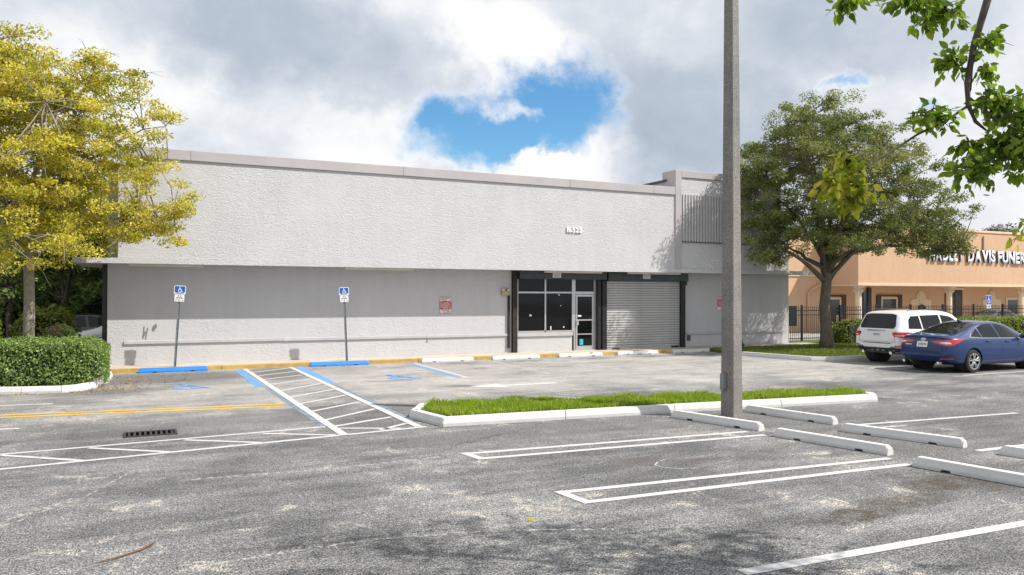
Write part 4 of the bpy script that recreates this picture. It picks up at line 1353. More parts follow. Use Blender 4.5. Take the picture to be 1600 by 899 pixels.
# ------------------------------------------------------------------ near tree whose branches hang into the picture
def vp(px, py, Z):
    """world point seen along a sight line at depth Z (used to read branch positions off the photograph)"""
    return np.array(Vector((0, 0, CAM_H)) + (_F + _R2 * ((px - 800) / CAM_F) - _U2 * ((py - 449.5) / CAM_F)) * Z)


NB = np.array([7.9, 1.9, 0.0])
nt = thing('shade_tree', 'broad-leaved tree beside the camera with branches hanging into the top right corner', 'tree', tuple(NB))
MB().tube([tuple(NB + (0, 0, -0.1)), tuple(NB + (0.02, 0.02, 0.5)), tuple(NB + (-0.05, 0.1, 1.6)), tuple(NB + (-0.12, 0.15, 2.8))], [0.25, 0.18, 0.16, 0.14], 12).build('trunk', 'twig_bark', nt, smooth=True)
top = NB + (-0.12, 0.15, 2.8)
lm = MB()
b_in = [top, NB + (-0.9, 0.5, 4.2), vp(1575, -190, 5.2), vp(1552, -30, 5.2), vp(1522, 70, 5.2), vp(1511, 130, 5.18), vp(1513, 165, 5.15), vp(1524, 190, 5.1), vp(1541, 204, 5.1)]
lm.tube([tuple(p) for p in b_in], [0.10, 0.06, 0.035, 0.026, 0.022, 0.019, 0.016, 0.012, 0.006], 8)
b_2 = [vp(1519, 95, 5.22), vp(1516, 140, 5.25), vp(1509, 162, 5.2)]
lm.tube([tuple(p) for p in b_2], [0.010, 0.008, 0.006], 6)
b_side = [vp(1513, 165, 5.15), vp(1480, 188, 5.15), vp(1434, 210, 5.15), vp(1400, 232, 5.1), vp(1350, 264, 5.05), vp(1318, 282, 5.0)]
lm.tube([tuple(p) for p in b_side], [0.009, 0.008, 0.008, 0.007, 0.005, 0.003], 6)
b_r = [vp(1511, 150, 5.2), vp(1560, 190, 5.0), vp(1620, 215, 4.9)]
lm.tube([tuple(p) for p in b_r], [0.010, 0.007, 0.004], 6)
rngN = np.random.default_rng(91)
clusters = []     # centre, radius xyz, leaves, mat
for (px, py, rx, ry, n, Z, lime) in (
        (1318, 8, 34, 18, 26, 5.0, 0), (1425, 6, 55, 24, 55, 4.9, 0), (1470, 22, 42, 24, 48, 5.0, 0), (1450, 40, 16, 16, 10, 5.0, 0),
        (1545, 68, 36, 18, 34, 5.2, 0), (1490, 98, 34, 24, 34, 5.2, 0), (1536, 112, 24, 16, 16, 5.2, 0),
        (1458, 188, 42, 22, 56, 5.15, 0), (1540, 150, 22, 18, 18, 5.1, 0), (1565, 170, 42, 28, 70, 5.1, 0), (1600, 190, 50, 40, 70, 5.0, 0), (1515, 232, 26, 20, 26, 5.1, 0), (1560, 238, 46, 34, 90, 5.1, 0), (1530, 270, 44, 30, 70, 5.05, 0), (1620, 250, 40, 34, 60, 5.0, 0), (1590, 225, 30, 22, 40, 5.0, 0),
        (1322, 258, 30, 22, 44, 5.0, 1), (1300, 290, 26, 26, 34, 4.95, 1), (1338, 300, 30, 26, 40, 5.0, 1), (1315, 318, 24, 14, 16, 5.0, 1), (1640, 355, 30, 25, 12, 5.0, 1), (1602, 352, 10, 7, 3, 5.0, 1), (1590, 377, 8, 6, 3, 5.0, 1)):
    s = Z / CAM_F
    clusters.append((vp(px, py, Z), rx * s * 1.05, ry * s * 1.05, int(n * (2.7 if n > 8 else 1)), lime))
# the rest of the crown, above and beside the camera's view
for k in range(270):
    d = unit(rngN.normal(size=(1, 3)))[0] * rngN.uniform(0.2, 1) ** 0.5
    c = np.array([6.9, 1.75, 5.9]) + d * np.array([2.9, 2.4, 1.5])
    v = Vector(c) - Vector((0, 0, CAM_H))
    zz = v.dot(_F)
    if zz > 0.3 and abs(v.dot(_R2) / zz * CAM_F) < 860 and abs(v.dot(_U2) / zz * CAM_F) < 520:
        continue
    clusters.append((c, 0.36, 0.26, 40, 0))
    p0 = top + (c - top) * 0.35 + np.array([0, 0, 0.4])
    if k % 9 == 0:
        lm.tube([tuple(top), tuple(p0), tuple(c)], [0.03, 0.02, 0.006], 5)
LV = {0: [[], []], 1: [[], []]}
for (c, rx, ry, n, lime) in clusters:
    cen = np.array(c)
    ntw = max(2, n // 7)
    for tw in range(ntw):
        d = unit(rngN.normal(size=(1, 3)))[0]
        end = cen + np.array(_R2) * d[0] * rx + np.array(_F) * d[1] * rx + np.array(_U2) * d[2] * ry
        st_ = cen + (end - cen) * -0.2 + np.array([0, 0, ry * 0.35])
        lm.tube([tuple(st_), tuple((st_ + end) / 2 + np.array([0, 0, 0.015])), tuple(end)], [0.004, 0.003, 0.0015], 4, False)
        for q in range(max(3, n // ntw)):
            u = rngN.uniform(0.15, 1.0)
            p = st_ + (end - st_) * u + rngN.normal(size=3) * 0.018
            ax = unit((rngN.normal(size=(1, 3)) * 0.75 + np.array([[0, 0, -0.75]]) + (end - st_)[None] * 2.0))[0]       # leaves droop from the twig
            nrm = unit(np.cross(ax, rngN.normal(size=3))[None])[0]
            sd_ = np.cross(ax, nrm)
            L = rngN.uniform(0.045, 0.082)
            W = L * rngN.uniform(0.24, 0.31)
            f_ = nrm * L * rngN.uniform(0.05, 0.14)
            mid = [p, p + ax * L * 0.3 - f_ * 0.6, p + ax * L * 0.65 - f_ * 0.6, p + ax * L]
            tn = rngN.normal(0.33, 0.2) if not lime else rngN.normal(0.45, 0.25)
            for sgn in (1, -1):
                LV[lime][0].append([mid[0], mid[0] + ax * L * 0.28 + sd_ * sgn * W + f_ * 0.2, mid[0] + ax * L * 0.62 + sd_ * sgn * W * 0.85 + f_ * 0.2, mid[3], mid[2], mid[1]])
                LV[lime][1].append(tn)
lm.build('limbs', 'twig_bark', nt, smooth=True)
quad_soup('crown', np.array(LV[0][0]), np.array(LV[0][1]), nt, 'leaf_near', 6)
quad_soup('young_leaves', np.array(LV[1][0]), np.array(LV[1][1]), nt, 'leaf_lime_near', 6)

# ------------------------------------------------------------------ litter
rl = np.random.default_rng(101)
P = []
for (x, y, sx, sy, n) in ((-0.75, 20.5, 0.5, 0.3, 170), (-0.25, 21.6, 0.45, 0.8, 210), (-2.6, 20.25, 1.0, 0.12, 110), (-0.3, 23.6, 0.5, 0.6, 80), (5.9, 24.0, 0.5, 0.2, 70), (2.0, 23.8, 1.4, 0.4, 60), (9.2, 11.75, 0.3, 0.1, 14), (1.0, 22.5, 1.6, 1.0, 60), (17.5, 23.9, 2.0, 0.25, 60)):
    q = np.column_stack([rl.normal(x, sx, n), rl.normal(y, sy, n), rl.uniform(0.006, 0.03, n)])
    P.append(q)
P = np.concatenate(P)
ob = quad_soup('fallen_leaves', leaf_quads(P, np.full(len(P), 0.06), rl, 4.0, 0.55), rl.uniform(0, 1, len(P)), None, 'dead_leaf')
ob['kind'] = 'stuff'
tag(ob, 'dry brown leaves scattered on the asphalt by the hedge and kerb', 'leaves')
tag(quad_soup('yellow_leaf', leaf_quads(np.array([[3.52, 6.9, 0.02]]), np.array([0.09]), rl, 3.0, 0.6), np.array([0.9]), None, 'leaf_lime_near'), 'single yellow leaf lying on the open asphalt', 'leaf')
tag(MB().tube([(-0.27, 7.33, 0.012), (-0.10, 7.40, 0.016), (0.06, 7.53, 0.014), (0.15, 7.62, 0.03), (0.17, 7.70, 0.02)], [0.004, 0.008, 0.009, 0.008, 0.003], 6).build('fallen_twig', 'dead_leaf'), 'thin brown twig lying on the asphalt near the bottom left', 'twig')


# ------------------------------------------------------------------ neighbouring funeral home
M['peach'] = stucco('peach_stucco', (0.58, 0.385, 0.25), (2.0, 2.0, 2.0), 0.25, 0.01, 0.06, False)
M['peach_trim'] = pmat('pale_peach_trim', (0.72, 0.52, 0.36), 0.8, var=0.06, bstr=0.2, bscale=30)
M['cream'] = pmat('cream_cast_stone', (0.68, 0.56, 0.42), 0.85, var=0.10, vscale=6, bstr=0.3, bscale=25)
M['letter'] = pmat('letter_face_white', (0.80, 0.82, 0.84), 0.4, var=0.03)
M['letter_side'] = pmat('letter_return_navy', (0.02, 0.025, 0.05), 0.5)
M['dark_wood'] = pmat('dark_frame', (0.03, 0.02, 0.018), 0.5)
NX = 44.0
home = thing('funeral_home', 'low peach stucco funeral home with white raised lettering and a columned porch', 'building', (NX, 32.0, 0))
FB, PW = 31.95, 34.4
# main wall under the porch, set back
MB().box(33.5, 70.0, PW, PW + 0.3, -0.05, 3.0).build('wall', 'peach', home)
MB().box(33.5, 37.42, PW + 0.001, PW + 0.3, 3.001, 5.9).build('upper_wall', 'peach', home)
MB().box(33.5, 33.8, PW + 0.301, 60.0, -0.05, 5.9).build('side_wall', 'peach', home)
MB().box(33.8, 70.0, PW + 0.4, 60.0, 5.6, 5.8).build('roof', 'roof', home)
MB().box(37.42, 70.0, FB, PW + 0.35, 2.86, 6.22).build('fascia_panel', 'peach', home)
MB().box(37.38, 70.05, FB - 0.05, PW + 0.4, 6.222, 6.36).build('coping', 'peach_trim', home, bevel=0.01)
MB().box(37.36, 70.05, FB - 0.06, FB - 0.002, 2.80, 2.95).build('fascia_trim', 'peach_trim', home)
MB().box(37.42, 70.0, FB, PW, 2.79, 2.855).build('porch_ceiling', 'peach_trim', home)
MB().box(33.5, 37.15, PW - 0.06, PW - 0.002, 3.35, 3.45).build('string_course', 'peach_trim', home)
MB().tube([(36.0, PW - 0.1, 0.0), (36.0, PW - 0.1, 2.35), (36.15, PW - 0.1, 2.5), (37.1, PW - 0.1, 2.9), (37.25, PW - 0.1, 3.1), (37.25, PW - 0.1, 4.2)], 0.07, 8).build('downpipe', 'peach', home)
MB().tube([(48.6, FB - 0.06, 5.12), (48.6, FB - 0.06, 6.0)], 0.05, 8).build('sign_conduit', 'peach', home)
MB().box(37.45, 70.0, 29.6, PW, -0.05, 0.14).build('porch_floor', 'concrete', home)
# columns with leafy capitals
for x in (37.95, 45.95, 53.2, 60.4):
    c = MB().lathe([(0.24, 0.14), (0.24, 0.26), (0.20, 0.30), (0.175, 0.36), (0.175, 2.30), (0.165, 2.36)], x, FB + 0.45, 14).build('column', 'cream', home, smooth=False)
    MB().lathe([(0.17, 2.361), (0.21, 2.42), (0.18, 2.47), (0.25, 2.56), (0.21, 2.60), (0.30, 2.70)], x, FB + 0.45, 14).build('capital', 'cream', c)
    MB().box(x - 0.3, x + 0.3, FB + 0.15, FB + 0.75, 2.701, 2.788).build('abacus', 'cream', c)
    lv = MB()
    for k in range(8):
        a = 2 * math.pi * k / 8
        ca, sa = math.cos(a), math.sin(a)
        P_ = [(0.18, 2.40), (0.27, 2.52), (0.31, 2.50), (0.30, 2.56), (0.22, 2.58)]
        lv.tube([(x + r * ca, FB + 0.45 + r * sa, z) for r, z in P_], [0.05, 0.05, 0.03, 0.03, 0.04], 5)
    struct(lv.build('leaf_carving', 'cream', c), 'stuff')


def framed_window(x0, x1, z0, z1, frame_mat, glass='house_glass', t=0.12, shutters=None):
    w = MB()
    w.box(x0, x1, PW - 0.07, PW - 0.002, z1 - t, z1)
    w.box(x0, x1, PW - 0.09, PW - 0.002, z0, z0 + t)
    w.box(x0, x0 + t, PW - 0.07, PW - 0.002, z0 + t, z1 - t)
    w.box(x1 - t, x1, PW - 0.07, PW - 0.002, z0 + t, z1 - t)
    o = w.build('window', frame_mat, home)
    MB().box(x0 + t, x1 - t, PW - 0.03, PW - 0.004, z0 + t, z1 - t).build('pane', glass, o)
    if shutters:
        for (a, b) in ((x0 - shutters, x0 - 0.01), (x1 + 0.01, x1 + shutters)):
            MB().box(a, b, PW - 0.08, PW - 0.003, z0 - 0.1, z1 + 0.06).build('shutter', 'dark_wood', o)
        MB().box(x0 - shutters, x1 + shutters, PW - 0.10, PW - 0.072, z1 + 0.065, z1 + 0.15).build('lintel', 'dark_wood', o)


framed_window(37.65, 38.75, 0.9, 2.1, 'cream', shutters=0.42)
framed_window(42.25, 43.75, 0.9, 2.12, 'cream', shutters=0.4)
framed_window(54.75, 56.3, 0.75, 2.1, 'cream', t=0.16)
framed_window(57.9, 59.4, 0.75, 2.1, 'cream', t=0.16)
for x in (40.45, 41.15):
    MB().box(x - 0.16, x + 0.16, PW - 0.12, PW - 0.003, 0.14, 2.7).build('door_jamb', 'dark_wood', home)
MB().box(40.61, 40.99, PW - 0.06, PW - 0.004, 0.14, 2.5).build('side_light', 'house_glass', home)
fd = MB().box(48.35, 50.05, PW - 0.08, PW - 0.003, 0.14, 2.6).build('front_door', 'dark_wood', home)
for x in (48.55, 49.27):
    for z in (0.4, 1.5):
        MB().box(x, x + 0.58, PW - 0.10, PW - 0.081, z, z + 0.9).build('door_panel', 'dark_flash', fd)
MB().box(48.2, 50.2, PW - 0.12, PW - 0.003, 2.605, 2.75).build('door_head', 'cream', home)
# arched plaques
for x in (45.15 + 0.8, 53.2):
    a = [(x + 0.42 * math.cos(t), 2.05 + 0.50 * math.sin(t)) for t in [math.pi * k / 10 for k in range(11)]]
    poly = [(x - 1.0, 0.9), (x + 1.0, 0.9), (x + 1.0, 1.95), (x + 0.62, 2.0)] + a + [(x - 0.62, 2.0), (x - 1.0, 1.95)]
    pq = MB().xz_prism(poly, PW - 0.07, PW - 0.002).build('plaque', 'cream', home, bevel=0.02)
    MB().xz_prism([(x + 0.28 * math.cos(t), 2.1 + 0.32 * math.sin(t)) for t in [2 * math.pi * k / 14 for k in range(14)]], PW - 0.10, PW - 0.071).build('medallion', 'cream', pq, bevel=0.02)
wr = MB().tube([(45.95 + 0.26 * math.cos(t), PW - 0.13, 1.42 + 0.13 * math.sin(t)) for t in [2 * math.pi * k / 14 for k in range(15)]], 0.09, 6).build('wreath', 'dark_wood')
tag(wr, 'dark red wreath hung on the arched plaque of the funeral home porch', 'wreath')


# raised letters
def word(s, xa, xb, z0, h):
    ms = []
    tot = 0.0
    for ch in s:
        me = text_mesh(ch, 1.0, 0.0, 0.045)
        xs_ = [v.co.x for v in me.vertices]
        ys_ = [v.co.y for v in me.vertices]
        ms.append((me, min(xs_), max(xs_), min(ys_), max(ys_)))
        tot += max(xs_) - min(xs_) + 0.07
    k = (xb - xa) / (tot - 0.07)
    x = xa
    for me, a, b, c, d in ms:
        o = ORG[home.name]
        bm = bmesh.new()
        bm.from_mesh(me)
        r = bmesh.ops.extrude_face_region(bm, geom=bm.faces[:])
        vv = [e for e in r['geom'] if isinstance(e, bmesh.types.BMVert)]
        for v in vv:
            v.co.z += 1.0
        for v in bm.verts:
            v.co = Vector((x + (v.co.x - a) * k - o[0], FB - 0.03 - 0.09 * v.co.z - o[1], z0 + (v.co.y - c) / (d - c) * h - o[2]))
        bm.normal_update()
        bmesh.ops.recalc_face_normals(bm, faces=bm.faces[:])
        me.materials.clear()
        me.materials.append(M['letter'])
        me.materials.append(M['letter_side'])
        for f in bm.faces:
            f.material_index = 0 if abs(f.normal.y) > 0.7 else 1
        bm.to_mesh(me)
        bm.free()
        ob = bpy.data.objects.new('letter', me)
        COL.objects.link(ob)
        ob.parent = home
        x += (b - a + 0.07) * k


word('HADLEY', 43.35, 46.62, 4.33, 0.80)
word('DAVIS', 46.95, 49.66, 4.31, 0.80)
word('FUNERAL', 49.92, 54.1, 4.29, 0.80)
word('HOME', 54.45, 57.2, 4.27, 0.80)
fl2 = thing('roof_floodlight', 'small floodlight standing on the funeral home roof edge', 'floodlight', (50.9, 32.3, 6.36))
MB().box(50.65, 51.1, 32.2, 32.3, 6.55, 6.9).build('lamp_head', 'galv', fl2, bevel=0.02)
MB().tube([(50.88, 32.32, 6.355), (50.88, 32.32, 6.62)], 0.03, 6).build('bracket', 'galv', fl2)
hs_ = thing('forecourt_sign', 'blue accessible parking sign in front of the funeral home door', 'sign', (44.9, 29.2, 0))
MB().box(44.87, 44.93, 29.2, 29.24, 0.0, 2.3).build('post', 'galv', hs_)
MB().box(44.68, 45.12, 29.185, 29.198, 1.45, 2.25).build('plate', 'white_panel', hs_)
MB().box(44.70, 45.10, 29.178, 29.1845, 1.72, 2.23).build('blue_field', 'sign_blue', hs_)
isa_mesh(lambda u, v, h: (44.9 + u * 0.32, 29.177 - h, 1.99 + v * 0.38), 0.0003).build('wheelchair_symbol', 'white_panel', hs_)

# ------------------------------------------------------------------ black railing fence
FYY = 26.75
FX0, FX1 = 26.75, 46.0
fence = thing('railing_fence', 'black metal railing fence with spiked pickets behind the cars', 'fence', (FX0, FYY, 0))
rl_ = MB()
rl_.box(FX0, FX1, FYY - 0.018, FYY + 0.018, 1.50, 1.54).build('rail', 'black_metal', fence)
MB().box(FX0, FX1, FYY - 0.018, FYY + 0.018, 1.30, 1.335).build('rail', 'black_metal', fence)
MB().box(FX0, FX1, FYY - 0.018, FYY + 0.018, 0.22, 0.26).build('rail', 'black_metal', fence)
x = FX0 + 0.9
while x < FX1:
    MB().box(x - 0.04, x + 0.04, FYY - 0.04, FYY + 0.04, 0.0, 1.78).build('post', 'black_metal', fence)
    x += 2.45
pk = None
i = 0
x = FX0 + 0.07
while x < FX1:
    if pk is None:
        px_ = x
        pk = MB().box(x - 0.011, x + 0.011, FYY - 0.030, FYY - 0.019, 0.10, 1.64).add([(x - 0.02, FYY - 0.045, 1.64), (x + 0.02, FYY - 0.045, 1.64), (x + 0.02, FYY - 0.005, 1.64), (x - 0.02, FYY - 0.005, 1.64), (x, FYY - 0.025, 1.74)],
                                                                                     [(3, 2, 1, 0), (0, 1, 4), (1, 2, 4), (2, 3, 4), (3, 0, 4)]).build('picket', 'black_metal', fence)
    else:
        o = pk.copy()
        COL.objects.link(o)
        o.parent = fence
        o.location = (x - px_, 0, 0)
    x += 0.125
MB().box(26.66, 27.28, FYY - 0.08, FYY - 0.05, 0.82, 1.74).build('mesh_panel', 'black_metal', fence)
MB().box(29.2, 30.2, FYY + 0.3, FYY + 0.36, 0.1, 1.95).build('board', 'dark_wood', fence)


# ------------------------------------------------------------------ vehicles
def cpaint(name, col, flake=0.0, coat=1.0):
    m, t, bs, out = new_mat(name)
    co = t.new('ShaderNodeTexCoord').outputs['Object']
    c = t.ramp(t.noise(co, 2.0, 4.0), [(0.3, tuple(x * 0.93 for x in col)), (0.7, col)])
    t.l.new(c, bs.inputs['Base Color'])
    bs.inputs['Metallic'].default_value = flake
    bs.inputs['Roughness'].default_value = 0.35
    bs.inputs['Specular IOR Level'].default_value = 0.25
    bs.inputs['Coat Weight'].default_value = coat
    bs.inputs['Coat Roughness'].default_value = 0.03
    return m


M['blue_car'] = cpaint('blue_car_paint', (0.002, 0.026, 0.115), 0.0, 0.8)
M['white_car'] = cpaint('white_car_paint', (0.76, 0.77, 0.78), 0.0)
M['grey_car'] = cpaint('dark_grey_car_paint', (0.035, 0.04, 0.045), 0.3)
M['tyre'] = pmat('tyre_rubber', (0.018, 0.018, 0.018), 0.85, var=0.2)
M['alloy'] = pmat('alloy_wheel', (0.52, 0.52, 0.53), 0.3, 0.8, var=0.05)
M['chrome'] = pmat('chrome', (0.75, 0.75, 0.76), 0.12, 1.0, var=0.03)
M['tail_red'] = pmat('tail_lamp_red', (0.48, 0.012, 0.02), 0.12, var=0.15, vscale=14, coat=1.0)
M['tail_clear'] = pmat('tail_lamp_clear', (0.75, 0.62, 0.60), 0.1, var=0.1, vscale=20, coat=1.0)
M['black_trim'] = pmat('black_plastic', (0.02, 0.02, 0.022), 0.55, var=0.2)
M['plate_white'] = pmat('number_plate', (0.70, 0.72, 0.70), 0.4, var=0.06)
M['plate_green'] = pmat('number_plate_print', (0.12, 0.22, 0.16), 0.5)


def interp(tab, x):
    xs_ = [a for a, _ in tab]
    ys_ = [b for _, b in tab]
    if x <= xs_[0]:
        return ys_[0]
    for i in range(len(tab) - 1):
        if x <= xs_[i + 1]:
            u = (x - xs_[i]) / (xs_[i + 1] - xs_[i])
            # monotone-ish cubic
            def sl(k):
                if k <= 0 or k >= len(tab) - 1:
                    k2 = min(max(k, 0), len(tab) - 2)
                    return (ys_[k2 + 1] - ys_[k2]) / (xs_[k2 + 1] - xs_[k2])
                a = (ys_[k] - ys_[k - 1]) / (xs_[k] - xs_[k - 1])
                b = (ys_[k + 1] - ys_[k]) / (xs_[k + 1] - xs_[k])
                return 0.0 if a * b <= 0 else 2 * a * b / (a + b)
            h = xs_[i + 1] - xs_[i]
            m0, m1 = sl(i) * h, sl(i + 1) * h
            return (2 * u ** 3 - 3 * u ** 2 + 1) * ys_[i] + (u ** 3 - 2 * u ** 2 + u) * m0 + (-2 * u ** 3 + 3 * u ** 2) * ys_[i + 1] + (u ** 3 - u ** 2) * m1
    return ys_[-1]


def car_body(spec):
    """closed body shell lofted along its length; x from the tail (0) to the nose, y to the left"""
    L = spec['length']
    st = [0, 0.03, 0.07, 0.13, 0.2, 0.28, 0.36] + [0.45 + 0.11 * k for k in range(int((L - 0.9) / 0.11) + 1)] + [L - 0.36, L - 0.25, L - 0.15, L - 0.07, L - 0.02, L]
    st = sorted(set(round(s, 3) for s in st))
    rows = []
    for x in st:
        w = interp(spec['plan'], x)
        zt = interp(spec['top'], x)
        zb = interp(spec['bottom'], x)
        belt = min(interp(spec['belt'], x), zt - 0.035)
        g_ = zt - belt
        gh = max(0.0, min(1.0, (g_ - 0.06) / 0.35))
        yr = w - 0.055 - gh * spec['tumble'] - (1 - gh) * 0.10
        zr = zt - 0.02 - 0.055 * gh
        half = [(0.0, zb), (w - 0.22, zb), (w - 0.07, zb + 0.03), (w - 0.015, zb + 0.15), (w, 0.50), (w - 0.006, belt - 0.20), (w - 0.028, belt - 0.06), (w - 0.06, belt), (w - 0.06 - (w - 0.06 - yr) * 0.5, belt + (zr - belt) * 0.52), (yr, zr), (yr * 0.86, zt - 0.012 - 0.012 * gh), (yr * 0.5, zt - 0.002), (0.0, zt)]
        k_r = max(0.0, 1 - x / 0.7)
        k_f = max(0.0, 1 - (L - x) / 0.7)
        row = []
        for (y, z) in half:
            dx = k_r * spec['rear_rake'](z) - k_f * spec['front_rake'](z)
            row.append((x + dx, y, z))
        rows.append(row)
    n = len(rows[0])
    vs, fs = [], []
    ring = []
    for r in rows:
        full = [r[0]] + [(a, -b, c) for a, b, c in r[1:-1]] + [r[-1]] + [(a, b, c) for a, b, c in reversed(r[1:-1])]
        ring.append(len(full))
        vs += full
    m = ring[0]
    for i in range(len(rows) - 1):
        for k in range(m):
            fs.append((i * m + k, (i + 1) * m + k, (i + 1) * m + (k + 1) % m, i * m + (k + 1) % m))
    # ends: quads across
    for base, flip in ((0, False), ((len(rows) - 1) * m, True)):
        for k in range(m // 2):
            a, b = base + k, base + k + 1
            c, d = base + (m - k - 1) % m, base + (m - k) % m
            q = [a, b, c, d]
            q = list(dict.fromkeys(q))
            if len(q) >= 3:
                fs.append(tuple(q if not flip else q[::-1]))
    me = bpy.data.meshes.new('body')
    me.from_pydata(vs, [], fs)
    bm = bmesh.new()
    bm.from_mesh(me)
    bmesh.ops.remove_doubles(bm, verts=bm.verts[:], dist=1e-5)
    bmesh.ops.recalc_face_normals(bm, faces=bm.faces[:])
    bm.to_mesh(me)
    bm.free()
    ob = bpy.data.objects.new('body', me)
    COL.objects.link(ob)
    sb = ob.modifiers.new('s', 'SUBSURF')
    sb.levels = sb.render_levels = 2
    cut = []
    for xw in spec['axles']:
        for s in (-1, 1):
            r = spec['wheel_r'] + 0.055
            c = MB().tube([(xw, s * 0.52, spec['wheel_r']), (xw, s * 1.3, spec['wheel_r'])], r, 40).build('cutter', 'black_trim')
            md = ob.modifiers.new('b', 'BOOLEAN')
            md.operation = 'DIFFERENCE'
            md.solver = 'EXACT'
            md.object = c
            cut.append(c)
    dg = bpy.context.evaluated_depsgraph_get()
    out = bpy.data.meshes.new_from_object(ob.evaluated_get(dg))
    bpy.data.objects.remove(ob)
    for c in cut:
        bpy.data.objects.remove(c)
    out.name = 'body'
    out.materials.clear()
    out.shade_smooth()
    out.set_sharp_from_angle(angle=math.radians(38))
    return out


def drape(bvh, poly, O, Ud, Vd, D, lift=0.004, cuts=3):
    """lay an outline (in the plane O + u*U + v*V) onto the body along direction D"""
    bm = bmesh.new()
    O, Ud, Vd, D = Vector(O), Vector(Ud).normalized(), Vector(Vd).normalized(), Vector(D).normalized()
    vs = [bm.verts.new((u, v, 0)) for u, v in poly]
    bm.faces.new(vs)
    bmesh.ops.triangulate(bm, faces=bm.faces[:])
    for _ in range(cuts):
        long_ = [e for e in bm.edges if e.calc_length() > 0.055]
        if not long_:
            break
        bmesh.ops.subdivide_edges(bm, edges=long_, cuts=1)
        bmesh.ops.triangulate(bm, faces=bm.faces[:])
    m = MB()
    idx = {}
    for v in bm.verts:
        p = O + Ud * v.co.x + Vd * v.co.y
        hit, nrm, _, _ = bvh.ray_cast(p, D)
        if hit is None:
            hit, nrm, _, _ = bvh.find_nearest(p)
        if nrm.dot(D) > 0:
            nrm = -nrm
        idx[v] = len(m.v)
        m.v.append(tuple(hit + nrm * lift))
    for f in bm.faces:
        q = [idx[v] for v in f.verts]
        a, b, c = (Vector(m.v[i]) for i in q[:3])
        if (b - a).cross(c - a).dot(D) > 0:
            q = q[::-1]
        m.f.append(tuple(q))
    bm.free()
    return m


def wheel(parent, x, y, r, w, side, spokes, mat='alloy'):
    """side -1: outer face towards -y"""
    def ring(prof, n=32):
        vs, fs = [], []
        for (q, d) in prof:
            vs += [(x + q * math.cos(2 * math.pi * k / n), y + side * d, r + q * math.sin(2 * math.pi * k / n)) for k in range(n)]
        for i in range(len(prof) - 1):
            for k in range(n):
                f = (i * n + k, i * n + (k + 1) % n, (i + 1) * n + (k + 1) % n, (i + 1) * n + k)
                fs.append(f if side < 0 else f[::-1])
        return MB().add(vs, fs)
    h = w / 2
    rr = r * 0.68
    ty = ring([(rr - 0.01, -h), (r * 0.93, -h), (r, -h * 0.7), (r, h * 0.7), (r * 0.94, h), (rr + 0.01, h * 1.02), (rr - 0.01, h * 0.9)]).build('wheel', 'tyre', parent, smooth=False)
    ring([(rr + 0.008, h * 1.03), (rr - 0.012, h * 1.0), (rr - 0.03, h * 0.5), (rr - 0.05, -h * 0.6), (0.02, -h * 0.62)]).build('barrel', 'black_trim', ty)
    ring([(rr + 0.009, h * 0.98), (rr + 0.009, h * 1.05), (rr - 0.018, h * 1.0), (rr - 0.022, h * 0.8)]).build('rim', mat, ty)
    for k in range(spokes):
        for e in (-1, 1):
            a = 2 * math.pi * k / spokes + 0.3
            a0, a1 = a + e * 0.10, a + e * 0.20
            p0 = Vector((x + 0.045 * math.cos(a0), y + side * h * 0.86, r + 0.045 * math.sin(a0)))
            p1 = Vector((x + (rr - 0.015) * math.cos(a1), y + side * h * 0.92, r + (rr - 0.015) * math.sin(a1)))
            MB().tube([p0, (p0 + p1) / 2 + Vector((0, side * 0.008, 0)), p1], [0.026, 0.018, 0.019], 6).build('spoke', mat, ty)
    ring([(0.075, h * 0.85), (0.06, h * 0.98), (0.0, h * 1.0)], 16).build('hub_cap', mat, ty)


def place(mb, name, mat, root, parent=None):
    """mb is in car coordinates; children sit under the car's Empty"""
    me = bpy.data.meshes.new(name)
    me.from_pydata(mb.v, [], mb.f)
    return finish(me, name, mat, parent or root)


def make_car(name, label, cat, loc, spec, paint):
    root = thing(name, label, cat, loc)
    ORG[root.name] = (0, 0, 0)
    body = car_body(spec)
    bvh = BVHTree.FromPolygons([v.co.copy() for v in body.vertices], [tuple(p.vertices) for p in body.polygons])
    bo = finish(body, 'body', paint, root)
    ORG[bo.name] = (0, 0, 0)
    for xw in spec['axles']:
        for s in (-1, 1):
            r = spec['wheel_r']
            n = 28
            vs, fs = [], []
            for q, d in ((r + 0.05, 0.79 * 0 + 0.55), (r + 0.05, spec['half'] - 0.09)):
                vs += [(xw + q * math.cos(2 * math.pi * k / n), s * d, r + q * math.sin(2 * math.pi * k / n)) for k in range(n)]
            for k in range(n):
                fs.append((k, (k + 1) % n, n + (k + 1) % n, n + k))
            fs.append(tuple(range(n)))
            MBW = MB().add(vs, fs)
            place(MBW, 'wheel_well', 'black_trim', root)  # black liner added, puts the shadow inside the arch into colour
            wheel(root, xw, s * (spec['half'] - 0.115), r, spec['wheel_w'], s, 5)
    return root, bo, bvh


def side_patch(bvh, poly, lift=0.004, s=-1):
    return drape(bvh, poly, (0, s * 2.0, 0), (1, 0, 0), (0, 0, 1), (0, -s, 0), lift)


def rear_patch(bvh, poly, lift=0.004):
    return drape(bvh, poly, (-1.0, 0, 0), (0, 1, 0), (0, 0, 1), (1, 0, 0), lift)


def strip_pts(pts, w):
    """a thin band along a polyline, as a list of little quads"""
    return [strip_poly(a, b, w) for a, b in zip(pts, pts[1:])]


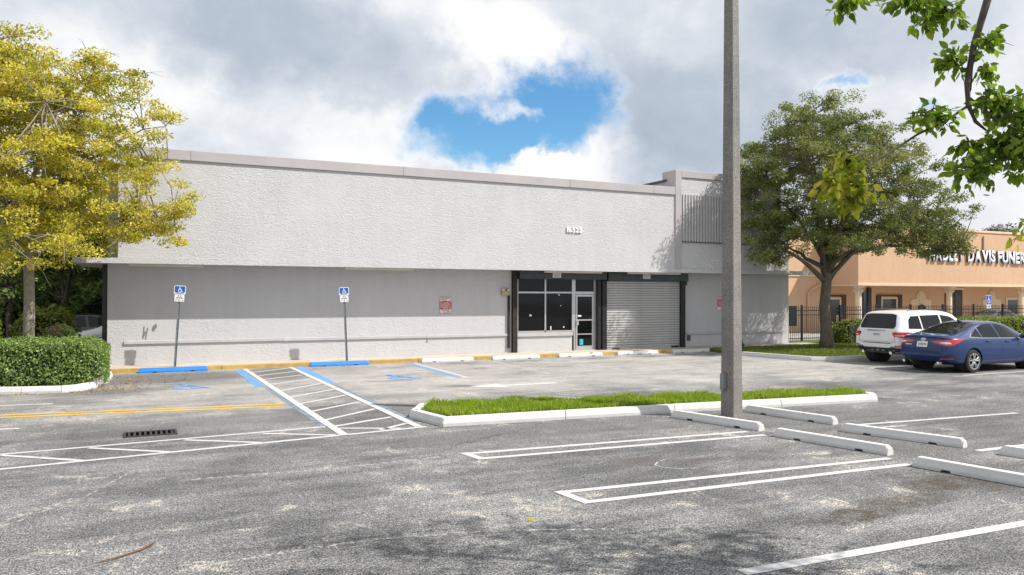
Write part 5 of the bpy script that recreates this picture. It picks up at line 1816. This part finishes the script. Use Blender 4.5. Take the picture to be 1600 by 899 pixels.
# ---- blue sedan
sed = dict(length=4.86, half=0.932, wheel_r=0.335, wheel_w=0.215, axles=(1.05, 3.86), tumble=0.26,
           plan=[(0, 0.66), (0.08, 0.76), (0.2, 0.845), (0.4, 0.90), (0.8, 0.925), (1.6, 0.932), (3.4, 0.932), (4.1, 0.915), (4.5, 0.84), (4.75, 0.70), (4.86, 0.52)],
           top=[(0, 1.03), (0.1, 1.065), (0.35, 1.085), (0.62, 1.11), (0.95, 1.20), (1.35, 1.34), (1.8, 1.445), (2.2, 1.475), (2.6, 1.465), (3.0, 1.395), (3.45, 1.20), (3.85, 1.02), (4.3, 0.93), (4.65, 0.83), (4.86, 0.70)],
           bottom=[(0, 0.34), (0.3, 0.27), (0.8, 0.20), (4.0, 0.19), (4.5, 0.22), (4.86, 0.30)],
           belt=[(0, 0.985), (0.6, 0.985), (1.4, 0.975), (2.4, 0.945), (3.4, 0.905), (4.86, 0.62)],
           rear_rake=lambda z: 0.10 * max(0, (0.62 - z) / 0.3) ** 1.4 * 0.9 + (0.16 * max(0.0, min(1, (z - 0.66) / 0.36)) if z < 1.0 else 0.10),
           front_rake=lambda z: 0.12 * max(0, (z - 0.55) / 0.3))
root, bo, bvh = make_car('blue_sedan', 'dark blue sedan parked at the right edge with its tail to the camera', 'car', (20.72, 15.5, 0), sed, 'blue_car')
for s in (-1, 1):
    dlo = [(1.02, 1.03), (1.50, 1.005), (1.50, 1.265)]
    rd = [(1.56, 1.00), (2.30, 0.985), (2.24, 1.395), (1.85, 1.375), (1.56, 1.29)]
    fd_ = [(2.38, 0.985), (3.42, 0.965), (2.92, 1.285), (2.55, 1.37), (2.32, 1.395)]
    for pl in (dlo, rd, fd_):
        place(side_patch(bvh, pl, 0.004, s), 'side_window', 'car_glass', root)
    ch = MB()
    for q in strip_pts([(3.45, 0.955), (2.34, 0.972), (1.5, 0.99), (0.98, 1.022), (1.15, 1.12)], 0.022):
        d_ = side_patch(bvh, q, 0.007, s)
        ch.add(d_.v, d_.f)
    place(ch, 'chrome_strip', 'chrome', root)
    gp = MB()
    for pts in ([(2.34, 0.95), (2.36, 0.55), (2.34, 0.27)], [(1.52, 0.95), (1.42, 0.72)], [(3.44, 0.93), (3.42, 0.5), (3.38, 0.27)]):
        for q in strip_pts(pts, 0.010):
            d_ = side_patch(bvh, q, 0.002, s)
            gp.add(d_.v, d_.f)
    place(gp, 'door_gap', 'black_trim', root)
    for xh, zh in ((1.72, 0.895), (2.62, 0.88)):
        h_, _, _, _ = bvh.ray_cast(Vector((xh, s * 2, zh)), Vector((0, -s, 0)))
        yh = abs(h_.y) if h_ else 0.9
        m = MB().tube([(xh - 0.11, s * (yh + 0.004), zh), (xh - 0.08, s * (yh + 0.035), zh), (xh + 0.08, s * (yh + 0.035), zh), (xh + 0.11, s * (yh + 0.004), zh)], 0.014, 6)
        place(m, 'door_handle', 'blue_car', root)
    m = MB().tube([(3.30, s * 0.86, 1.0), (3.28, s * 0.98, 1.03), (3.27, s * 1.08, 1.04)], [0.05, 0.085, 0.06], 8)
    place(m, 'wing_mirror', 'blue_car', root)
    # tail lamp wraps the corner
    D = Vector((0.78, -s * 0.62, 0)).normalized()
    U_ = Vector((-0.62, -s * 0.78, 0)).normalized() * -1
    O_ = Vector((0.12, s * 0.80, 0)) - D * 2
    lamp = [(-0.44, 0.885), (-0.30, 0.835), (-0.05, 0.775), (0.12, 0.80), (0.30, 0.90), (0.44, 0.985), (0.20, 0.965), (-0.05, 0.945), (-0.30, 0.925)]
    place(drape(bvh, lamp, O_, U_, (0, 0, 1), D, 0.006), 'tail_lamp', 'tail_red', root)
    inner = [(-0.25, 0.865), (-0.08, 0.83), (0.08, 0.845), (0.02, 0.885), (-0.12, 0.895)]
    place(drape(bvh, inner, O_, U_, (0, 0, 1), D, 0.009), 'lamp_insert', 'tail_clear', root)
    refl = [(-0.22, 0.395), (0.10, 0.41), (0.12, 0.445), (-0.22, 0.425)]
    place(drape(bvh, refl, O_, U_, (0, 0, 1), D, 0.005), 'reflector', 'tail_red', root)
    place(MB().tube([(0.12, s * 0.55, 0.30), (-0.01, s * 0.55, 0.295)], [0.035, 0.04], 10), 'exhaust_tip', 'chrome', root)
place(drape(bvh, [(0.66, -0.60), (0.66, 0.60), (1.10, 0.61), (1.60, 0.53), (1.66, 0.0), (1.60, -0.53), (1.10, -0.61)], (0, 0, 3), (1, 0, 0), (0, 1, 0), (0, 0, -1), 0.004), 'rear_window', 'car_glass', root)
place(drape(bvh, [(2.85, -0.5), (2.85, 0.5), (3.70, 0.64), (3.78, 0), (3.70, -0.64)], (0, 0, 3), (1, 0, 0), (0, 1, 0), (0, 0, -1), 0.004), 'windscreen', 'car_glass', root)
place(rear_patch(bvh, [(-0.70, 0.305), (0.70, 0.305), (0.66, 0.375), (-0.66, 0.375)], 0.004), 'diffuser', 'black_trim', root)
place(rear_patch(bvh, [(-0.17, 0.725), (0.17, 0.725), (0.17, 0.885), (-0.17, 0.885)], 0.012), 'number_plate', 'plate_white', root)
pr = MB()
for k in range(6):
    d_ = rear_patch(bvh, [(-0.13 + k * 0.044, 0.775), (-0.102 + k * 0.044, 0.775), (-0.102 + k * 0.044, 0.835), (-0.13 + k * 0.044, 0.835)], 0.014)
    pr.add(d_.v, d_.f)
place(pr, 'plate_print', 'plate_green', root)
gp = MB()
for pts in ([(-0.80, 0.70), (-0.30, 0.685), (0.30, 0.685), (0.80, 0.70)], [(-0.62, 0.985), (-0.60, 0.72)], [(0.62, 0.985), (0.60, 0.72)]):
    for q in strip_pts(pts, 0.010):
        d_ = rear_patch(bvh, q, 0.002)
        gp.add(d_.v, d_.f)
place(gp, 'boot_gap', 'black_trim', root)
em_ = MB()
ov = [(0.075 * math.cos(t), 0.945 + 0.038 * math.sin(t)) for t in [2 * math.pi * k / 14 for k in range(15)]]
for q in strip_pts(ov, 0.012) + [strip_poly((-0.032, 0.925), (-0.018, 0.968), 0.014), strip_poly((0.018, 0.922), (0.032, 0.965), 0.014), strip_poly((-0.02, 0.942), (0.02, 0.948), 0.012)]:
    d_ = rear_patch(bvh, q, 0.010)
    em_.add(d_.v, d_.f)
place(em_, 'emblem', 'chrome', root)
place(rear_patch(bvh, [(0.34, 0.775), (0.55, 0.775), (0.55, 0.793), (0.34, 0.793)], 0.008), 'badge', 'chrome', root)
place(MB().tube([(1.78, 0, 1.43), (1.66, 0, 1.475), (1.62, 0, 1.50)], [0.05, 0.03, 0.01], 6), 'aerial_fin', 'blue_car', root)

# ---- white sport utility vehicle
suv = dict(length=4.82, half=0.968, wheel_r=0.385, wheel_w=0.25, axles=(1.0, 3.91), tumble=0.20,
           plan=[(0, 0.78), (0.06, 0.86), (0.16, 0.915), (0.4, 0.95), (1.0, 0.968), (3.6, 0.968), (4.3, 0.95), (4.6, 0.86), (4.76, 0.72), (4.82, 0.62)],
           top=[(0, 1.14), (0.05, 1.24), (0.12, 1.40), (0.22, 1.60), (0.30, 1.685), (0.42, 1.715), (0.9, 1.745), (1.7, 1.76), (2.3, 1.745), (2.75, 1.66), (3.1, 1.46), (3.4, 1.27), (3.7, 1.17), (4.3, 1.10), (4.65, 1.02), (4.82, 0.86)],
           bottom=[(0, 0.46), (0.25, 0.40), (0.8, 0.30), (4.0, 0.29), (4.5, 0.36), (4.82, 0.45)],
           belt=[(0, 1.10), (0.6, 1.13), (1.6, 1.115), (3.0, 1.08), (3.7, 1.04), (4.82, 0.8)],
           rear_rake=lambda z: 0.10 * max(0, (0.62 - z) / 0.3) + 0.06 * max(0, (z - 0.72)) if z < 1.2 else 0.03,
           front_rake=lambda z: 0.05 * max(0, (z - 0.7)))
root, bo, bvh = make_car('white_suv', 'white sport utility vehicle parked beside the blue sedan', 'car', (21.65, 17.80, 0), suv, 'white_car')
for s in (-1, 1):
    for pl in ([(0.42, 1.17), (1.02, 1.155), (1.02, 1.575), (0.66, 1.56), (0.52, 1.45)], [(1.08, 1.155), (2.00, 1.14), (1.98, 1.60), (1.08, 1.58)], [(2.07, 1.14), (3.22, 1.115), (2.86, 1.38), (2.55, 1.535), (2.06, 1.60)]):
        place(side_patch(bvh, pl, 0.004, s), 'side_window', 'car_glass', root)
    gp = MB()
    for pts in ([(1.04, 1.13), (1.10, 0.85), (1.42, 0.55), (1.42, 0.40)], [(2.03, 1.13), (2.05, 0.42)], [(3.28, 1.06), (3.30, 0.42)]):
        for q in strip_pts(pts, 0.010):
            d_ = side_patch(bvh, q, 0.002, s)
            gp.add(d_.v, d_.f)
    place(gp, 'door_gap', 'black_trim', root)
    place(side_patch(bvh, [(1.46, 0.33), (3.45, 0.33), (3.45, 0.44), (1.46, 0.44)], 0.004, s), 'sill_trim', 'black_trim', root)
    for xh, zh in ((1.28, 1.02), (2.28, 1.0)):
        h_, _, _, _ = bvh.ray_cast(Vector((xh, s * 2, zh)), Vector((0, -s, 0)))
        yh = abs(h_.y) if h_ else 0.95
        place(MB().tube([(xh - 0.11, s * (yh + 0.004), zh), (xh - 0.08, s * (yh + 0.035), zh), (xh + 0.08, s * (yh + 0.035), zh), (xh + 0.11, s * (yh + 0.004), zh)], 0.015, 6), 'door_handle', 'chrome', root)
    place(MB().tube([(3.08, s * 0.9, 1.16), (3.05, s * 1.03, 1.19), (3.04, s * 1.13, 1.2)], [0.06, 0.10, 0.08], 8), 'wing_mirror', 'white_car', root)
    place(MB().tube([(0.62, s * 0.66, 1.735), (0.72, s * 0.665, 1.765), (2.2, s * 0.665, 1.782), (2.4, s * 0.66, 1.74)], 0.012, 6), 'roof_rail', 'black_trim', root)
    D = Vector((0.80, -s * 0.60, 0)).normalized()
    U_ = Vector((0.60, s * 0.80, 0)).normalized()
    O_ = Vector((0.10, s * 0.86, 0)) - D * 2
    lamp = [(-0.26, 0.99), (-0.22, 0.915), (0.0, 0.89), (0.20, 0.915), (0.30, 1.04), (0.18, 1.065), (-0.26, 1.055)]
    place(drape(bvh, lamp, O_, U_, (0, 0, 1), D, 0.006), 'tail_lamp', 'tail_red', root)
    place(drape(bvh, [(-0.16, 0.935), (0.10, 0.935), (0.14, 0.965), (-0.18, 0.965)], O_, U_, (0, 0, 1), D, 0.009), 'lamp_insert', 'tail_clear', root)
    place(drape(bvh, [(-0.20, 0.60), (0.0, 0.60), (0.0, 0.64), (-0.20, 0.64)], O_, U_, (0, 0, 1), D, 0.006), 'reflector', 'tail_red', root)
    place(MB().tube([(0.2, s * 0.52, 0.40), (0.02, s * 0.52, 0.395)], [0.04, 0.048], 10), 'exhaust_tip', 'chrome', root)
place(rear_patch(bvh, [(-0.62, 1.165), (0.62, 1.165), (0.66, 1.25), (0.57, 1.60), (0.40, 1.635), (-0.40, 1.635), (-0.57, 1.60), (-0.66, 1.25)], 0.005), 'rear_window', 'car_glass', root)
place(drape(bvh, [(2.72, -0.58), (2.72, 0.58), (3.38, 0.70), (3.44, 0), (3.38, -0.70)], (0, 0, 3), (1, 0, 0), (0, 1, 0), (0, 0, -1), 0.004), 'windscreen', 'car_glass', root)
place(rear_patch(bvh, [(-0.80, 0.43), (0.80, 0.43), (0.86, 0.58), (0.55, 0.60), (0.45, 0.55), (-0.45, 0.55), (-0.55, 0.60), (-0.86, 0.58)], 0.006), 'bumper_trim', 'black_trim', root)
place(rear_patch(bvh, [(-0.52, 0.685), (0.52, 0.685), (0.52, 0.71), (-0.52, 0.71)], 0.004), 'bumper_step', 'black_trim', root)
place(rear_patch(bvh, [(-0.15, 0.90), (0.15, 0.90), (0.15, 1.05), (-0.15, 1.05)], 0.008), 'number_plate', 'plate_white', root)
pr = MB()
for k in range(6):
    d_ = rear_patch(bvh, [(-0.12 + k * 0.042, 0.945), (-0.093 + k * 0.042, 0.945), (-0.093 + k * 0.042, 1.005), (-0.12 + k * 0.042, 1.005)], 0.010)
    pr.add(d_.v, d_.f)
place(pr, 'plate_print', 'plate_green', root)
place(rear_patch(bvh, [(-0.36, 1.085), (0.36, 1.085), (0.33, 1.115), (-0.33, 1.115)], 0.012), 'chrome_strip', 'chrome', root)
place(rear_patch(bvh, [(0.50, 0.845), (0.66, 0.845), (0.66, 0.865), (0.50, 0.865)], 0.006), 'badge', 'chrome', root)
place(rear_patch(bvh, [(-0.66, 0.80), (-0.48, 0.80), (-0.48, 0.818), (-0.66, 0.818)], 0.006), 'badge', 'chrome', root)
gp = MB()
for pts in ([(-0.70, 0.745), (0.70, 0.745)], [(-0.68, 1.12), (-0.66, 0.76)], [(0.68, 1.12), (0.66, 0.76)]):
    for q in strip_pts(pts, 0.010):
        d_ = rear_patch(bvh, q, 0.002)
        gp.add(d_.v, d_.f)
place(gp, 'tailgate_gap', 'black_trim', root)
place(MB().tube([(0.05, 0.0, 1.22), (0.10, -0.25, 1.25), (0.11, -0.42, 1.27)], 0.010, 5), 'rear_wiper', 'black_trim', root)

# ---- two cars glimpsed farther off
def plain_car(name, label, loc, paint, rot):
    root, bo, bvh = make_car(name, label, 'car', loc, sed, paint)
    root.rotation_euler = (0, 0, rot)
    for s in (-1, 1):
        for pl in ([(1.02, 1.03), (1.50, 1.005), (1.50, 1.265)], [(1.56, 1.00), (2.30, 0.985), (2.24, 1.395), (1.85, 1.375), (1.56, 1.29)], [(2.38, 0.985), (3.42, 0.965), (2.92, 1.285), (2.55, 1.37), (2.32, 1.395)]):
            place(side_patch(bvh, pl, 0.004, s), 'side_window', 'car_glass', root)
    place(drape(bvh, [(0.66, -0.60), (0.66, 0.60), (1.10, 0.61), (1.60, 0.53), (1.66, 0.0), (1.60, -0.53), (1.10, -0.61)], (0, 0, 3), (1, 0, 0), (0, 1, 0), (0, 0, -1), 0.004), 'rear_window', 'car_glass', root)
    place(drape(bvh, [(2.85, -0.5), (2.85, 0.5), (3.70, 0.64), (3.78, 0), (3.70, -0.64)], (0, 0, 3), (1, 0, 0), (0, 1, 0), (0, 0, -1), 0.004), 'windscreen', 'car_glass', root)


plain_car('parked_car', 'white car glimpsed behind the hedge left of the shop corner', (2.5, 31.4, 0.0), 'white_car', math.pi)
plain_car('parked_car', 'dark grey car behind the black fence at the right edge', (42.2, 28.4, 0.0), 'grey_car', 0.1)
plain_car('parked_car', 'dark car in the shade under the trees left of the shop corner', (-4.0, 34.2, 0.0), 'grey_car', 0.05)
